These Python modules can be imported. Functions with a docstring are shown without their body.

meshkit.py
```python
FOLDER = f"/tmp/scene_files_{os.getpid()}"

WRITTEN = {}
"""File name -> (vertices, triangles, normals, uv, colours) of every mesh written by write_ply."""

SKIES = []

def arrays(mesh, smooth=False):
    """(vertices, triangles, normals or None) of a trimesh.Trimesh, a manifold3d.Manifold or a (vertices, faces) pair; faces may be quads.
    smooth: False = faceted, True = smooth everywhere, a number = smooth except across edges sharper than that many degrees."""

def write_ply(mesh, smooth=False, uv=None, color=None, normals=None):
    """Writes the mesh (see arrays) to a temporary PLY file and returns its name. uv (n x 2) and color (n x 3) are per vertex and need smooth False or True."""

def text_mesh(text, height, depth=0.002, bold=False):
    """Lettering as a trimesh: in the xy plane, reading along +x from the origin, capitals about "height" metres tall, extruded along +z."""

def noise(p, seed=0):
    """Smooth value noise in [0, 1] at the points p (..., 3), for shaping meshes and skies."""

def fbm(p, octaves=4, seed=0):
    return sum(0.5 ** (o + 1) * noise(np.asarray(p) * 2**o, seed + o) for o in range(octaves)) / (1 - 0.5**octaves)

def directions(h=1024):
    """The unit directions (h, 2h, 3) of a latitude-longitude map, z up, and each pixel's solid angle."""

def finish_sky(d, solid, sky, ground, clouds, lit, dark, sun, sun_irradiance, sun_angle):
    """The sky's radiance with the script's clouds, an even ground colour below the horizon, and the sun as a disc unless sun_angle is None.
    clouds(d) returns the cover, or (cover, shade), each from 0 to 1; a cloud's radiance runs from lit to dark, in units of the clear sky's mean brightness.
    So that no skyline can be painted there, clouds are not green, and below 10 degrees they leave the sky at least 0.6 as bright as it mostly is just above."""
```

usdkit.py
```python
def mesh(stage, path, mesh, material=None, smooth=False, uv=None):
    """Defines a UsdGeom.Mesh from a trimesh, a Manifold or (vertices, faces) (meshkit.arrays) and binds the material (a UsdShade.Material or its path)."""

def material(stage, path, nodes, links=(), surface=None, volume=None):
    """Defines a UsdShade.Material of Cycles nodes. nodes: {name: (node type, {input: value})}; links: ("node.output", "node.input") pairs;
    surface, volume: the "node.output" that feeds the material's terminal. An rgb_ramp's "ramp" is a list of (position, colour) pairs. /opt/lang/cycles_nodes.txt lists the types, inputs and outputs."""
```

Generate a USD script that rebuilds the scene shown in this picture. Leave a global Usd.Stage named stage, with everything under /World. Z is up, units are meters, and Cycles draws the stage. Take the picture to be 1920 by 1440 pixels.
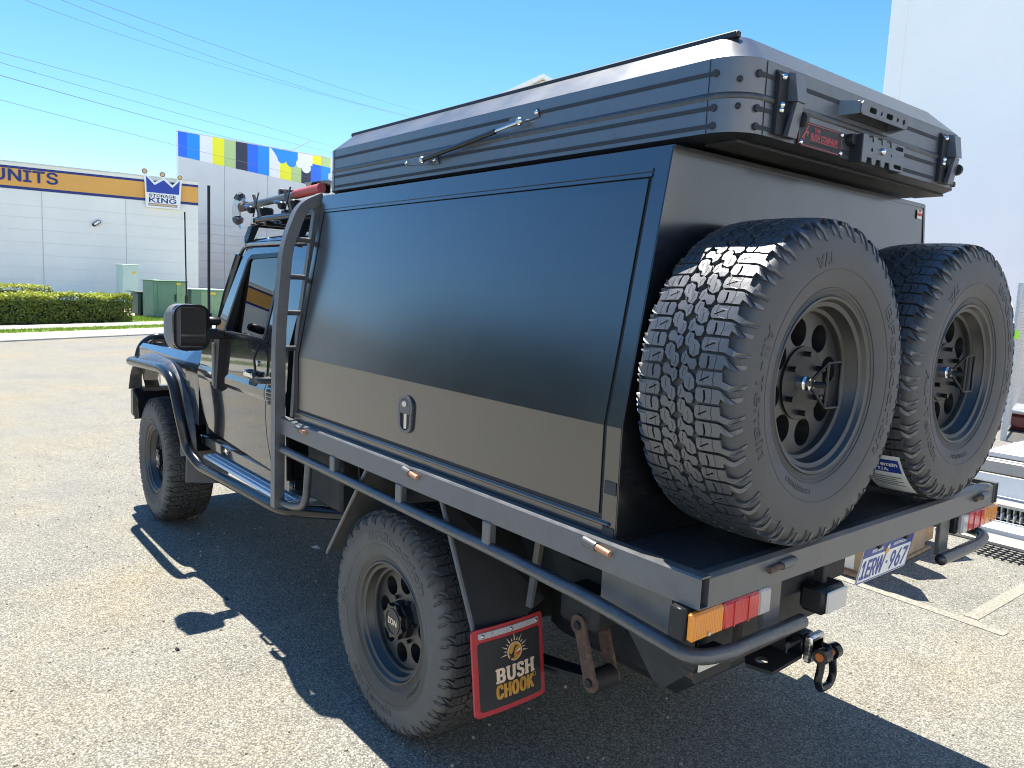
import math, random, numpy as np, trimesh, usdkit, meshkit
from pxr import Usd, UsdGeom, UsdLux, UsdShade, Gf, Sdf, Vt
from shapely.geometry import Polygon, Point, LineString, MultiPolygon, box as sbox
from shapely.ops import unary_union
from shapely import affinity

stage = Usd.Stage.CreateInMemory()
UsdGeom.SetStageUpAxis(stage, 'Z')
UsdGeom.Xform.Define(stage, '/World')
UsdGeom.Scope.Define(stage, '/World/Looks')
PI = math.pi
rng = np.random.default_rng(7)
random.seed(7)

# ---------------------------------------------------------------- camera, sky, sun
CAM = np.array([-2.42483, 2.328573, 1.69801]); YAW, PITCH, ROLL, FPX = -0.690196, -0.120432, 0.0449415, 1449.208
fwd = np.array([math.cos(PITCH)*math.cos(YAW), math.cos(PITCH)*math.sin(YAW), math.sin(PITCH)])
r0 = np.array([math.sin(YAW), -math.cos(YAW), 0.0]); u0 = np.cross(r0, fwd)
cR = math.cos(ROLL)*r0 + math.sin(ROLL)*u0; cU = -math.sin(ROLL)*r0 + math.cos(ROLL)*u0
cam = UsdGeom.Camera.Define(stage, '/World/camera')
cam.AddTransformOp().Set(Gf.Matrix4d(*[float(v) for v in (*cR, 0, *cU, 0, *(-fwd), 0, *CAM, 1)]))
cam.CreateHorizontalApertureAttr(36.0)
cam.CreateVerticalApertureAttr(27.0)
cam.CreateFocalLengthAttr(36.0*FPX/1920.0)
cam.CreateClippingRangeAttr((0.05, 2000.0))
cam.CreateExposureAttr(1.28)

SUN = np.array([0.40, -0.082, 1.0]); SUN /= np.linalg.norm(SUN)
elev, rot = math.asin(SUN[2]), math.atan2(SUN[0], SUN[1])
sky = UsdLux.DomeLight.Define(stage, '/World/sky')
sky_m = usdkit.material(stage, '/World/Looks/sky_air', {
    's': ('sky_texture', {'sky_type': 'single_scattering', 'sun_disc': False, 'sun_elevation': elev, 'sun_rotation': rot, 'air_density': 1.0, 'aerosol_density': 0.0, 'ozone_density': 3.0}),
    'h': ('hsv', {'hue': 0.5, 'saturation': 1.27, 'value': 1.0, 'fac': 1.0}),
    'b': ('background_shader', {'strength': 0.092})}, [('s.color', 'h.color'), ('h.color', 'b.color')], surface='b.background')
UsdShade.MaterialBindingAPI.Apply(sky.GetPrim()).Bind(sky_m)
sky.GetPrim().SetCustomDataByKey('kind', 'structure')
sun = UsdLux.DistantLight.Define(stage, '/World/sun')
sun.CreateNormalizeAttr(True); sun.CreateIntensityAttr(1.2); sun.CreateAngleAttr(0.53); sun.CreateColorAttr(Gf.Vec3f(1.0, 0.955, 0.87))
zc = SUN; xc = np.cross([0, 1, 0], zc); xc /= np.linalg.norm(xc); yc_ = np.cross(zc, xc)
sun.AddTransformOp().Set(Gf.Matrix4d(*[float(v) for v in (*xc, 0, *yc_, 0, *zc, 0, 0, 0, 50, 1)]))

# ---------------------------------------------------------------- naming helpers
ORI, USED = {}, {}
def uniq(parent, name):
    k = parent + '/' + name; n = USED.get(k, 0); USED[k] = n + 1
    return k if n == 0 else '%s_%03d' % (k, n)
def meta(prim, label=None, cat=None, group=None, kind=None):
    for a, b in (('label', label), ('category', cat), ('group', group), ('kind', kind)):
        if b: prim.SetCustomDataByKey(a, b)
def thing(name, label, cat, o=(0, 0, 0), group=None):
    p = uniq('/World', name); x = UsdGeom.Xform.Define(stage, p); x.AddTranslateOp().Set(Gf.Vec3d(*map(float, o)))
    ORI[p] = np.array(o, float); meta(x.GetPrim(), label, cat, group); return p
def tm(m):
    if isinstance(m, trimesh.Trimesh): return m
    if isinstance(m, (list,)): return trimesh.util.concatenate([tm(x) for x in m])
    if hasattr(m, 'to_mesh'):
        k = m.to_mesh(); return trimesh.Trimesh(k.vert_properties[:, :3], k.tri_verts, process=False)
    v, f, _ = meshkit.arrays(m); return trimesh.Trimesh(v, f, process=False)
def part(parent, name, mesh, mat, smooth=38, label=None, kind=None):
    p = uniq(parent, name); o = ORI[parent]; ORI[p] = o
    m = tm(mesh).copy(); m.vertices = np.asarray(m.vertices) - o
    g = usdkit.mesh(stage, p, m, MAT[mat], smooth=smooth)
    meta(g.GetPrim(), label, None, None, kind); return p
def struct(name, mesh, mat, kind='structure', smooth=30, label=None):
    p = uniq('/World', name); g = usdkit.mesh(stage, p, tm(mesh), MAT[mat], smooth=smooth); ORI[p] = np.zeros(3)
    meta(g.GetPrim(), label, None, None, kind); return p
def copy_thing(src, name, off, label, group=None):
    p = uniq('/World', name); x = UsdGeom.Xform.Define(stage, p)
    x.GetPrim().GetReferences().AddInternalReference(src); x.GetPrim().SetInstanceable(True)
    t = ORI[src] + np.array(off, float)
    x.GetPrim().GetAttribute('xformOp:translate').Set(Gf.Vec3d(*map(float, t))) if x.GetPrim().GetAttribute('xformOp:translate') else x.AddTranslateOp().Set(Gf.Vec3d(*map(float, t)))
    meta(x.GetPrim(), label, None, group); return p

# ---------------------------------------------------------------- mesh helpers
def bx(x0, x1, y0, y1, z0, z1, c=0.0):
    a = np.array([min(x0, x1), min(y0, y1), min(z0, z1)]); b = np.array([max(x0, x1), max(y0, y1), max(z0, z1)])
    if c <= 0:
        m = trimesh.creation.box(b - a); m.apply_translation((a + b)/2); return m
    c = min(c, 0.45*(b - a).min()); P = []
    for i in range(3):
        for s in np.ndindex(2, 2, 2):
            q = np.where(np.array(s) == 0, a + c, b - c); q[i] = a[i] if s[i] == 0 else b[i]; P.append(q)
    return trimesh.convex.convex_hull(np.array(P))
def hull(pts): return trimesh.convex.convex_hull(np.array(pts, float))
def rounded(pts, r, n=6):
    P = [np.array(p, float) for p in pts]; out = [P[0]]
    for i in range(1, len(P) - 1):
        a, b, c = P[i-1], P[i], P[i+1]; d1, d2 = a - b, c - b; l1, l2 = np.linalg.norm(d1), np.linalg.norm(d2)
        t = min(r, 0.45*l1, 0.45*l2); s, e = b + d1/l1*t, b + d2/l2*t
        for k in range(n + 1):
            u = k/n; out.append((1-u)**2*s + 2*u*(1-u)*b + u*u*e)
    out.append(P[-1]); return np.array(out)
def tube(pts, r, n=12, fillet=0.0, square=False, up=(0, 0, 1)):
    P = rounded(pts, fillet) if fillet else np.array(pts, float)
    T = np.gradient(P, axis=0) if len(P) > 2 else np.repeat([P[1]-P[0]], 2, 0)
    T = T/np.linalg.norm(T, axis=1, keepdims=True)
    up = np.array(up, float)
    if abs(T[0] @ up) > .95*np.linalg.norm(up): up = np.array([1.0, 0, 0]) if abs(T[0][0]) < .8 else np.array([0, 1.0, 0])
    N = up - (up @ T[0])*T[0]; N /= np.linalg.norm(N)
    if square: ang = np.array([45, 135, 225, 315])*PI/180; rr = r*math.sqrt(2)
    else: ang = np.arange(n)*2*PI/n; rr = r
    V = []
    for i in range(len(P)):
        N = N - (N @ T[i])*T[i]; N /= np.linalg.norm(N); B = np.cross(T[i], N)
        rad = rr if np.ndim(rr) == 0 else rr[i]
        V += [P[i] + rad*(math.cos(a)*N + math.sin(a)*B) for a in ang]
    k = len(ang); F = []
    for i in range(len(P)-1):
        for j in range(k):
            a, b = i*k+j, i*k+(j+1) % k; F += [[a, b, b+k], [a, b+k, a+k]]
    V += [P[0], P[-1]]; c0, c1 = len(V)-2, len(V)-1; e = (len(P)-1)*k
    for j in range(k): F += [[c0, (j+1) % k, j], [c1, e+j, e+(j+1) % k]]
    return trimesh.Trimesh(np.array(V), np.array(F), process=False)
def extr(poly, h):
    gs = getattr(poly, 'geoms', [poly])
    return trimesh.util.concatenate([trimesh.creation.extrude_polygon(g, h, engine='earcut') for g in gs if g.area > 1e-9])
def place(m, O, ux, uy, uz=None):
    ux, uy = np.array(ux, float), np.array(uy, float); uz = np.cross(ux, uy)/max(np.linalg.norm(ux)*np.linalg.norm(uy), 1e-9) if uz is None else np.array(uz, float)
    m = m.copy(); v = np.asarray(m.vertices); m.vertices = np.array(O, float) + v[:, :1]*ux + v[:, 1:2]*uy + v[:, 2:3]*uz
    if np.linalg.det(np.stack([ux, uy, uz])) < 0: m.invert()
    return m
def prism_xz(poly, y0, y1):   # outline in x,z swept along y
    m = extr(poly, 1.0); v = np.asarray(m.vertices); m.vertices = np.stack([v[:, 0], y0 + v[:, 2]*(y1-y0), v[:, 1]], 1)
    if y1 > y0: m.invert()
    return m
def prism_yz(poly, x0, x1):
    m = extr(poly, 1.0); v = np.asarray(m.vertices); m.vertices = np.stack([x0 + v[:, 2]*(x1-x0), v[:, 0], v[:, 1]], 1)
    if x1 < x0: m.invert()
    return m
def prism_xy(poly, z0, z1):
    m = extr(poly, z1-z0); m.apply_translation([0, 0, z0]); return m
def cyl(a, b, r, n=16): return tube([a, b], r, n)
def lathe(prof, n=64):        # prof: (r, w) -> around +w axis (local z)
    P = np.array(prof, float); th = np.arange(n)*2*PI/n; k = len(P)
    V = np.stack([np.outer(np.cos(th), P[:, 0]), np.outer(np.sin(th), P[:, 0]), np.outer(np.ones(n), P[:, 1])], -1).reshape(-1, 3)
    F = []
    for i in range(n):
        for j in range(k-1):
            a, b = i*k+j, ((i+1) % n)*k+j; F += [[a, b, b+1], [a, b+1, a+1]]
    m = trimesh.Trimesh(V, np.array(F), process=False); return m
def mir(m): m = tm(m).copy(); m.vertices = np.asarray(m.vertices)*np.array([1, -1, 1]); m.invert(); return m
def rpoly(w, h, r, n=6): return sbox(-w/2+r, -h/2+r, w/2-r, h/2-r).buffer(r, quad_segs=n)
def text(s, h, w=None, depth=0.002, bold=True):
    m = meshkit.text_mesh(s, h, depth, bold); v = np.asarray(m.vertices); v[:, 0] -= v[:, 0].min()
    if w: v[:, 0] *= w/v[:, 0].max()
    m.vertices = v; return m
def ico(c, r, sub=2, s=(1, 1, 1)):
    m = trimesh.creation.icosphere(sub, 1.0); m.vertices = np.asarray(m.vertices)*np.array(s)*r + np.array(c); return m

# ---------------------------------------------------------------- materials
MAT = {}
def mat(name, col, rough=.5, metal=0., coat=0., var=0., vs=6., bump=0., bs=60., spec=.5, rvar=0., crough=.05, detail=4, bdist=.002, ior=1.5):
    c = np.array(col, float)
    N = {'g': ('geometry', {}), 'p': ('principled_bsdf', {'roughness': rough, 'metallic': metal, 'coat_weight': coat, 'coat_roughness': crough, 'specular_ior_level': spec, 'base_color': tuple(c), 'ior': ior})}
    L = []
    if var or rvar:
        N['n'] = ('noise_texture', {'scale': vs, 'detail': detail, 'roughness': .6}); L.append(('g.position', 'n.vector'))
    if var:
        N['r'] = ('rgb_ramp', {'ramp': [(.25, tuple(c*(1-var))), (.5, tuple(c)), (.75, tuple(np.minimum(c*(1+var), 1)))]}); L += [('n.fac', 'r.fac'), ('r.color', 'p.base_color')]
    if rvar:
        N['m'] = ('map_range', {'from_min': .3, 'from_max': .7, 'to_min': rough-rvar, 'to_max': rough+rvar}); L += [('n.fac', 'm.value'), ('m.result', 'p.roughness')]
    if bump:
        N['bn'] = ('noise_texture', {'scale': bs, 'detail': 3, 'roughness': .6}); N['b'] = ('bump', {'strength': bump, 'distance': bdist})
        L += [('g.position', 'bn.vector'), ('bn.fac', 'b.height'), ('b.normal', 'p.normal')]
    MAT[name] = usdkit.material(stage, '/World/Looks/' + name, N, L, surface='p.BSDF'); return MAT[name]

mat('canopy_paint', (.006, .006, .006), .17, ior=1.85, coat=1., crough=.22, rvar=.03, vs=2.6, bump=.03, bs=900, bdist=.001)
mat('tent_shell', (.046, .050, .058), .36, ior=2.1, var=.1, vs=5, rvar=.05, bump=.06, bs=400)
mat('tent_dark', (.012, .013, .015), .55)
mat('tray_paint', (.092, .089, .083), .42, ior=1.75, var=.28, vs=11, rvar=.08, bump=.2, bs=350)
mat('tube_paint', (.062, .062, .062), .34, ior=1.75, var=.25, vs=14, rvar=.1, bump=.15, bs=300)
mat('cab_paint', (.012, .012, .013), .12, coat=1., crough=.02, spec=.6, var=.1, vs=2)
mat('gloss_black', (.009, .009, .010), .2, coat=.15, spec=.4)
mat('black_plastic', (.011, .011, .012), .42, bump=.1, bs=500, rvar=.05, vs=8, spec=.4)
mat('grey_plastic', (.16, .155, .145), .45, var=.1, bump=.1, bs=500)
mat('rubber', (.030, .030, .031), .46, var=.25, vs=25, bump=.2, bs=250, rvar=.08, spec=.6)
mat('sidewall_dusty', (.092, .082, .069), .7, var=.3, vs=7, bump=.12, bs=300, rvar=.08)
mat('rubber_dusty', (.058, .053, .047), .66, var=.35, vs=18, bump=.25, bs=250, rvar=.1)
mat('tread_new', (.036, .036, .037), .46, var=.15, vs=25, bump=.12, bs=250, rvar=.05, ior=2.0)
mat('sidewall', (.062, .060, .058), .52, var=.25, vs=9, bump=.12, bs=300, rvar=.1)
mat('rubber_seal', (.055, .058, .062), .38, var=.3, vs=40)
mat('rim_black', (.019, .018, .016), .40, ior=1.72, var=.12, vs=20, rvar=.05)
mat('hub_black', (.010, .010, .010), .35)
mat('steel', (.62, .61, .59), .28, metal=1., rvar=.08, vs=40)
mat('chrome', (.8, .8, .8), .08, metal=1.)
mat('alu_step', (.80, .81, .82), .45, metal=.35, rvar=.08, vs=30)
mat('copper_pin', (.50, .24, .14), .45, metal=.3, var=.3, vs=80)
mat('galv', (.42, .41, .39), .55, var=.25, vs=80)
mat('rust', (.11, .066, .045), .8, var=.5, vs=60, bump=.4, bs=200)
mat('chassis_black', (.018, .018, .018), .65, var=.4, vs=15, bump=.2, bs=120)
mat('red_flap', (.42, .030, .035), .45, var=.12, vs=20)
mat('flap_black', (.018, .018, .018), .6, var=.3, vs=12)
mat('print_cream', (.75, .55, .38), .5, var=.15, vs=40)
mat('print_gold', (.52, .25, .035), .45, var=.3, vs=25)
mat('print_white', (.8, .8, .78), .5)
mat('print_red', (.55, .04, .04), .5)
mat('print_dark', (.02, .02, .022), .5)
mat('engrave_red', (.45, .06, .07), .5)
mat('plate_white', (.78, .78, .75), .4, var=.06, vs=20)
mat('plate_blue', (.016, .045, .26), .4)
mat('plate_gold', (.65, .36, .05), .4)
mat('red_grip', (.42, .065, .055), .5, var=.15, vs=30)
mat('grey_handle', (.085, .095, .10), .4, var=.15, vs=30)
mat('orange_pin', (.65, .17, .03), .5)
mat('blue_strap', (.02, .05, .16), .7)
mat('seat_cloth', (.05, .05, .052), .8)
mat('white_wall', (.83, .80, .74), .75, var=.03, vs=.35, bump=.04, bs=30)
mat('panel_wall', (.77, .755, .68), .75, var=.05, vs=.5, bump=.04, bs=30)
mat('panel_grey', (.56, .57, .56), .75, var=.05, vs=.5)
mat('joint_dark', (.58, .575, .53), .9)
mat('sign_orange', (.72, .36, .075), .6, var=.04, vs=.8)
mat('sign_navy', (.016, .028, .16), .55)
mat('sign_blue', (.018, .05, .33), .5)
mat('sign_tan', (.60, .42, .20), .55)
mat('stripe_blue', (.010, .13, .70), .55)
mat('stripe_azure', (.005, .24, .72), .55)
mat('stripe_white', (.74, .74, .72), .6)
mat('stripe_yellow', (.80, .76, .015), .55)
mat('stripe_green', (.42, .55, .23), .6)
mat('stripe_navy', (.022, .028, .055), .6)
mat('pale_green', (.42, .56, .50), .5, var=.05, vs=3)
mat('kiosk_green', (.10, .20, .13), .45, var=.12, vs=4)
mat('kiosk_fade', (.20, .30, .17), .5, var=.2, vs=3)
mat('kiosk_dark', (.035, .075, .055), .5, var=.15, vs=5)
mat('label_yellow', (.65, .48, .04), .6)
mat('wire', (.10, .11, .12), .6)
mat('concrete', (.40, .375, .32), .85, var=.12, vs=3, bump=.2, bs=80)
mat('footpath', (.43, .40, .335), .85, var=.1, vs=2, bump=.2, bs=80)
mat('grass', (.20, .29, .04), .7, var=.35, vs=6)
mat('soil', (.16, .115, .075), .95, var=.3, vs=5, bump=.5, bs=30)
mat('gravel', (.40, .34, .25), .95, var=.35, vs=18, bump=.5, bs=60)
mat('timber', (.44, .26, .13), .7, var=.4, vs=14, bump=.2, bs=60)
mat('cardboard', (.45, .31, .19), .8, var=.15, vs=10)
mat('aluminium', (.80, .80, .79), .34, metal=.85, var=.06, vs=20, rvar=.08)
mat('alu_painted', (.52, .52, .51), .42, var=.04, vs=10)
mat('alu_warm', (.36, .33, .28), .5, metal=.2, var=.1, vs=8)
mat('slot_dark', (.02, .022, .025), .7)
mat('mesh_black', (.03, .03, .03), .6)
mat('fence_galv', (.55, .54, .52), .5, metal=.3, var=.2, vs=40)
mat('hivis', (.40, .85, .05), .6)
mat('red_paint', (.12, .012, .013), .3, coat=.5)
mat('pink_paving', (.42, .30, .24), .85, var=.12, vs=6)
mat('debris', (.02, .02, .02), .8)
mat('interior', (.022, .022, .024), .7)

def lens(name, col, rough=.15, ribs=220., axis=0, trans=.25):
    MAT[name] = usdkit.material(stage, '/World/Looks/' + name, {
        'g': ('geometry', {}), 'w': ('wave_texture', {'scale': 48.0, 'bands_direction': 'y', 'wave_type': 'bands'}),
        'b': ('bump', {'strength': .6, 'distance': .003}),
        'p': ('principled_bsdf', {'base_color': col, 'roughness': rough, 'coat_weight': .6, 'transmission_weight': trans, 'specular_ior_level': .6})},
        [('g.position', 'w.vector'), ('w.fac', 'b.height'), ('b.normal', 'p.normal')], surface='p.BSDF')
lens('lens_amber', (.85, .27, .012), trans=.0); lens('lens_red', (.60, .022, .022), trans=.0); lens('lens_clear', (.62, .60, .58)); lens('lamp_glass', (.75, .72, .68), .2, 90, trans=.1)
MAT['window_glass'] = usdkit.material(stage, '/World/Looks/window_glass', {
    'f': ('fresnel', {'IOR': 1.75}), 't': ('transparent_bsdf', {'color': (.34, .37, .37)}), 'gl': ('glossy_bsdf', {'color': (.95, .97, 1.0), 'roughness': .01}), 'm': ('mix_closure', {})},
    [('f.fac', 'm.fac'), ('t.BSDF', 'm.closure1'), ('gl.BSDF', 'm.closure2')], surface='m.closure')
mat('mirror_glass', (.012, .013, .015), .03, metal=1.)

# asphalt: worn aggregate, voronoi stones in a dark binder, stains
MAT['asphalt'] = usdkit.material(stage, '/World/Looks/asphalt', {
    'g': ('geometry', {}),
    'v': ('voronoi_texture', {'scale': 165.0, 'randomness': 1.0}), 'v2': ('voronoi_texture', {'scale': 60.0, 'randomness': 1.0}),
    'wn': ('white_noise_texture', {}), 
    'sr': ('rgb_ramp', {'ramp': [(0.0, (.16, .152, .130)), (.28, (.245, .232, .195)), (.55, (.315, .298, .248)), (.82, (.41, .387, .322)), (1.0, (.57, .545, .46))]}),
    'edge': ('map_range', {'from_min': .0, 'from_max': .62, 'to_min': 1.0, 'to_max': .62}),
    'n1': ('noise_texture', {'scale': .55, 'detail': 5, 'roughness': .6}), 'n2': ('noise_texture', {'scale': 3.1, 'detail': 4, 'roughness': .65}),
    'tint': ('rgb_ramp', {'ramp': [(.28, (.80, .82, .86)), (.46, (.98, .98, .99)), (.60, (1.05, 1.0, .90)), (.74, (1.12, .97, .76))]}),
    'dirt': ('rgb_ramp', {'ramp': [(.27, (.80, .80, .81)), (.42, (.96, .96, .96)), (.6, (1.02, 1.02, 1.01)), (.75, (1.10, 1.08, 1.05))]}),
    'm1': ('mix', {'mix_type': 'multiply', 'fac': 1.0}), 'm2': ('mix', {'mix_type': 'multiply', 'fac': 1.0}), 'm3': ('mix', {'mix_type': 'multiply', 'fac': 1.0}),
    'b': ('bump', {'strength': .55, 'distance': .004, 'invert': True}),
    'p': ('principled_bsdf', {'roughness': .88, 'specular_ior_level': .3})},
    [('g.position', 'v.vector'), ('g.position', 'v2.vector'), ('v.color', 'wn.vector'), ('wn.value', 'sr.fac'), ('v.distance', 'edge.value'),
     ('sr.color', 'm1.color1'), ('edge.result', 'm1.color2'), ('g.position', 'n1.vector'), ('g.position', 'n2.vector'), ('n1.fac', 'tint.fac'), ('n2.fac', 'dirt.fac'),
     ('m1.color', 'm2.color1'), ('tint.color', 'm2.color2'), ('m2.color', 'm3.color1'), ('dirt.color', 'm3.color2'), ('m3.color', 'p.base_color'),
     ('v.distance', 'b.height'), ('b.normal', 'p.normal')], surface='p.BSDF')
MAT['line_paint'] = usdkit.material(stage, '/World/Looks/line_paint', {
    'g': ('geometry', {}), 'n': ('noise_texture', {'scale': 60.0, 'detail': 3}), 'v': ('voronoi_texture', {'scale': 120.0}),
    'r': ('rgb_ramp', {'ramp': [(.38, (.20, .183, .142)), (.52, (.255, .236, .185)), (.70, (.37, .345, .28))]}), 'b': ('bump', {'strength': .5, 'distance': .003, 'invert': True}),
    'p': ('principled_bsdf', {'roughness': .8})},
    [('g.position', 'n.vector'), ('g.position', 'v.vector'), ('n.fac', 'r.fac'), ('r.color', 'p.base_color'), ('v.distance', 'b.height'), ('b.normal', 'p.normal')], surface='p.BSDF')
MAT['checker_plate'] = usdkit.material(stage, '/World/Looks/checker_plate', {
    'g': ('geometry', {}), 'mp': ('mapping', {'rotation': (0, 0, .785), 'scale': (1, 1, 1)}), 'w1': ('checker_texture', {'scale': 45.0}),
    'mp2': ('mapping', {'rotation': (0, 0, .785), 'scale': (40, 110, 1)}), 'v': ('voronoi_texture', {'scale': 1.0, 'randomness': .15}), 'mr': ('map_range', {'from_min': .25, 'from_max': .42, 'to_min': 1., 'to_max': 0.}),
    'b': ('bump', {'strength': .4, 'distance': .002}), 'p': ('principled_bsdf', {'base_color': (.06, .061, .065), 'roughness': .42, 'metallic': .4})},
    [('g.position', 'mp2.vector'), ('mp2.vector', 'v.vector'), ('v.distance', 'mr.value'), ('mr.result', 'b.height'), ('b.normal', 'p.normal')], surface='p.BSDF')
def leaf(name, ramp):
    MAT[name] = usdkit.material(stage, '/World/Looks/' + name, {
        'g': ('geometry', {}), 'r': ('rgb_ramp', {'ramp': ramp}), 'd': ('principled_bsdf', {'roughness': .5}), 't': ('translucent_bsdf', {}), 'm': ('mix_closure', {'fac': .3})},
        [('g.random_per_island', 'r.fac'), ('r.color', 'd.base_color'), ('r.color', 't.color'), ('d.BSDF', 'm.closure1'), ('t.BSDF', 'm.closure2')], surface='m.closure')
leaf('hedge_leaf', [(0, (.12, .17, .018)), (.5, (.22, .28, .030)), (1, (.38, .42, .06))])
leaf('hedge_sunlit_tip', [(0, (.34, .38, .03)), (.5, (.52, .54, .05)), (1, (.66, .64, .10))])  # young yellow tips, lightened to paint in sun on the hedge's top rim
leaf('grass_blade', [(0, (.19, .29, .03)), (.6, (.30, .41, .045)), (1, (.46, .48, .10))])
mat('hedge_core', (.02, .03, .008), .9)

# ---------------------------------------------------------------- ground and street
def sheet(poly, z): 
    m = extr(poly, 0.02); m.apply_translation([0, 0, z-.02]); return m
g = trimesh.Trimesh([[-300, -300, 0], [400, -300, 0], [400, 300, 0], [-300, 300, 0]], [[0, 1, 2], [0, 2, 3]], process=False)
struct('ground', g, 'asphalt', smooth=False, label='worn pale asphalt of the street and car park')
SK = np.array([18.62, .18]); ST = np.array([.5, -.866]); SQ = np.array([.866, .5])
def st(t, q): return SK + ST*t + SQ*q
def strip(t0, t1, q0, q1): return Polygon([st(t0, q0), st(t1, q0), st(t1, q1), st(t0, q1)])
# kerb: flush channel plus mountable kerb in cast lengths
for i in range(-3, 8):
    a, b = i*3.6, (i+1)*3.6 - .015
    pr = [(0, -.05), (0, .035), (.10, .10), (.95, .115), (.95, -.05)]
    V = []
    for t in (a, b):
        for q, z in pr: V.append([*st(t, q), z])
    n = len(pr); F = [[j, (j+1) % n, n+(j+1) % n] for j in range(n)] + [[j, n+(j+1) % n, n+j] for j in range(n)] + [[0, 2, 1], [0, 3, 2], [0, 4, 3], [n, n+1, n+2], [n, n+2, n+3], [n, n+3, n+4]]
    m = trimesh.Trimesh(V, F, process=False); m.fix_normals()
    if i == -3: KERB = struct('kerb', m, 'concrete', label='pale concrete kerb along the far side of the street')
    else: part(KERB, 'kerb_block', m, 'concrete')
struct('verge_soil', sheet(strip(-60, 90, .953, 2.05), .105), 'grass', label='narrow strip of lawn behind the kerb')
struct('footpath', sheet(strip(-60, 90, 2.05, 3.45), .115), 'footpath', label='pale footpath in front of the hedge')
struct('garden_bed', sheet(strip(-60, 90, 3.45, 30), .10), 'gravel', label='gravel bed in front of the white storage building')
struct('mulch_bed', sheet(strip(-30, 7.0, 3.5, 5.5), .112), 'soil')
lawn_poly = Polygon([st(6.6, 3.5), st(8.2, 3.5), st(11.5, 3.7), st(12.4, 4.2), st(10.0, 5.6), st(6.6, 6.6)])
struct('lawn', sheet(lawn_poly, .118), 'grass', label='patch of lawn at the end of the hedge')
def blades(fn, n, h, z, seed):
    R = np.random.default_rng(seed); V = []; F = []
    for i in range(n):
        p = fn(R)
        a = R.uniform(0, 2*PI); w = R.uniform(.006, .014); hh = h*R.uniform(.5, 1.2); l = R.normal(0, .4, 2)*hh
        d = np.array([math.cos(a), math.sin(a)])*w; k = len(V)
        V += [[*(p-d), z], [*(p+d), z], [*(p+l), z+hh]]; F.append([k, k+1, k+2])
    return trimesh.Trimesh(V, F, process=False)
struct('verge_grass', blades(lambda R: st(R.uniform(-9, 9), R.uniform(.97, 2.03)), 9000, .075, .10, 3), 'grass_blade', kind='stuff', smooth=False, label='bright green grass on the narrow verge')
def inlawn(R):
    while True:
        p = st(R.uniform(6.6, 12.4), R.uniform(3.5, 6.6))
        if lawn_poly.contains(Point(p)): return p
struct('lawn_grass', blades(inlawn, 6000, .08, .115, 4), 'grass_blade', kind='stuff', smooth=False, label='bright green grass at the end of the hedge')
struct('paving', sheet(Polygon([(-8, -11.6), (12, -11.6), (12, -16.4), (-8, -16.4)]), .004), 'pink_paving', label='pinkish paved strip beyond the fence')

# painted bay lines
def line(a, b, w, z=.004):
    a, b = np.array(a, float), np.array(b, float); d = (b-a)/np.linalg.norm(b-a); n = np.array([-d[1], d[0]])*w/2
    return sheet(Polygon([a-n, b-n, b+n, a+n]), z)
struct('bay_line', line((-1.10, -2.24), (1.6, -2.36), .075), 'line_paint', label='faded bay line running beside the truck')
struct('bay_line', line((-.90, -2.32), (-.93, -7.5), .075), 'line_paint', label='faded bay line running away from the truck')

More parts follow.
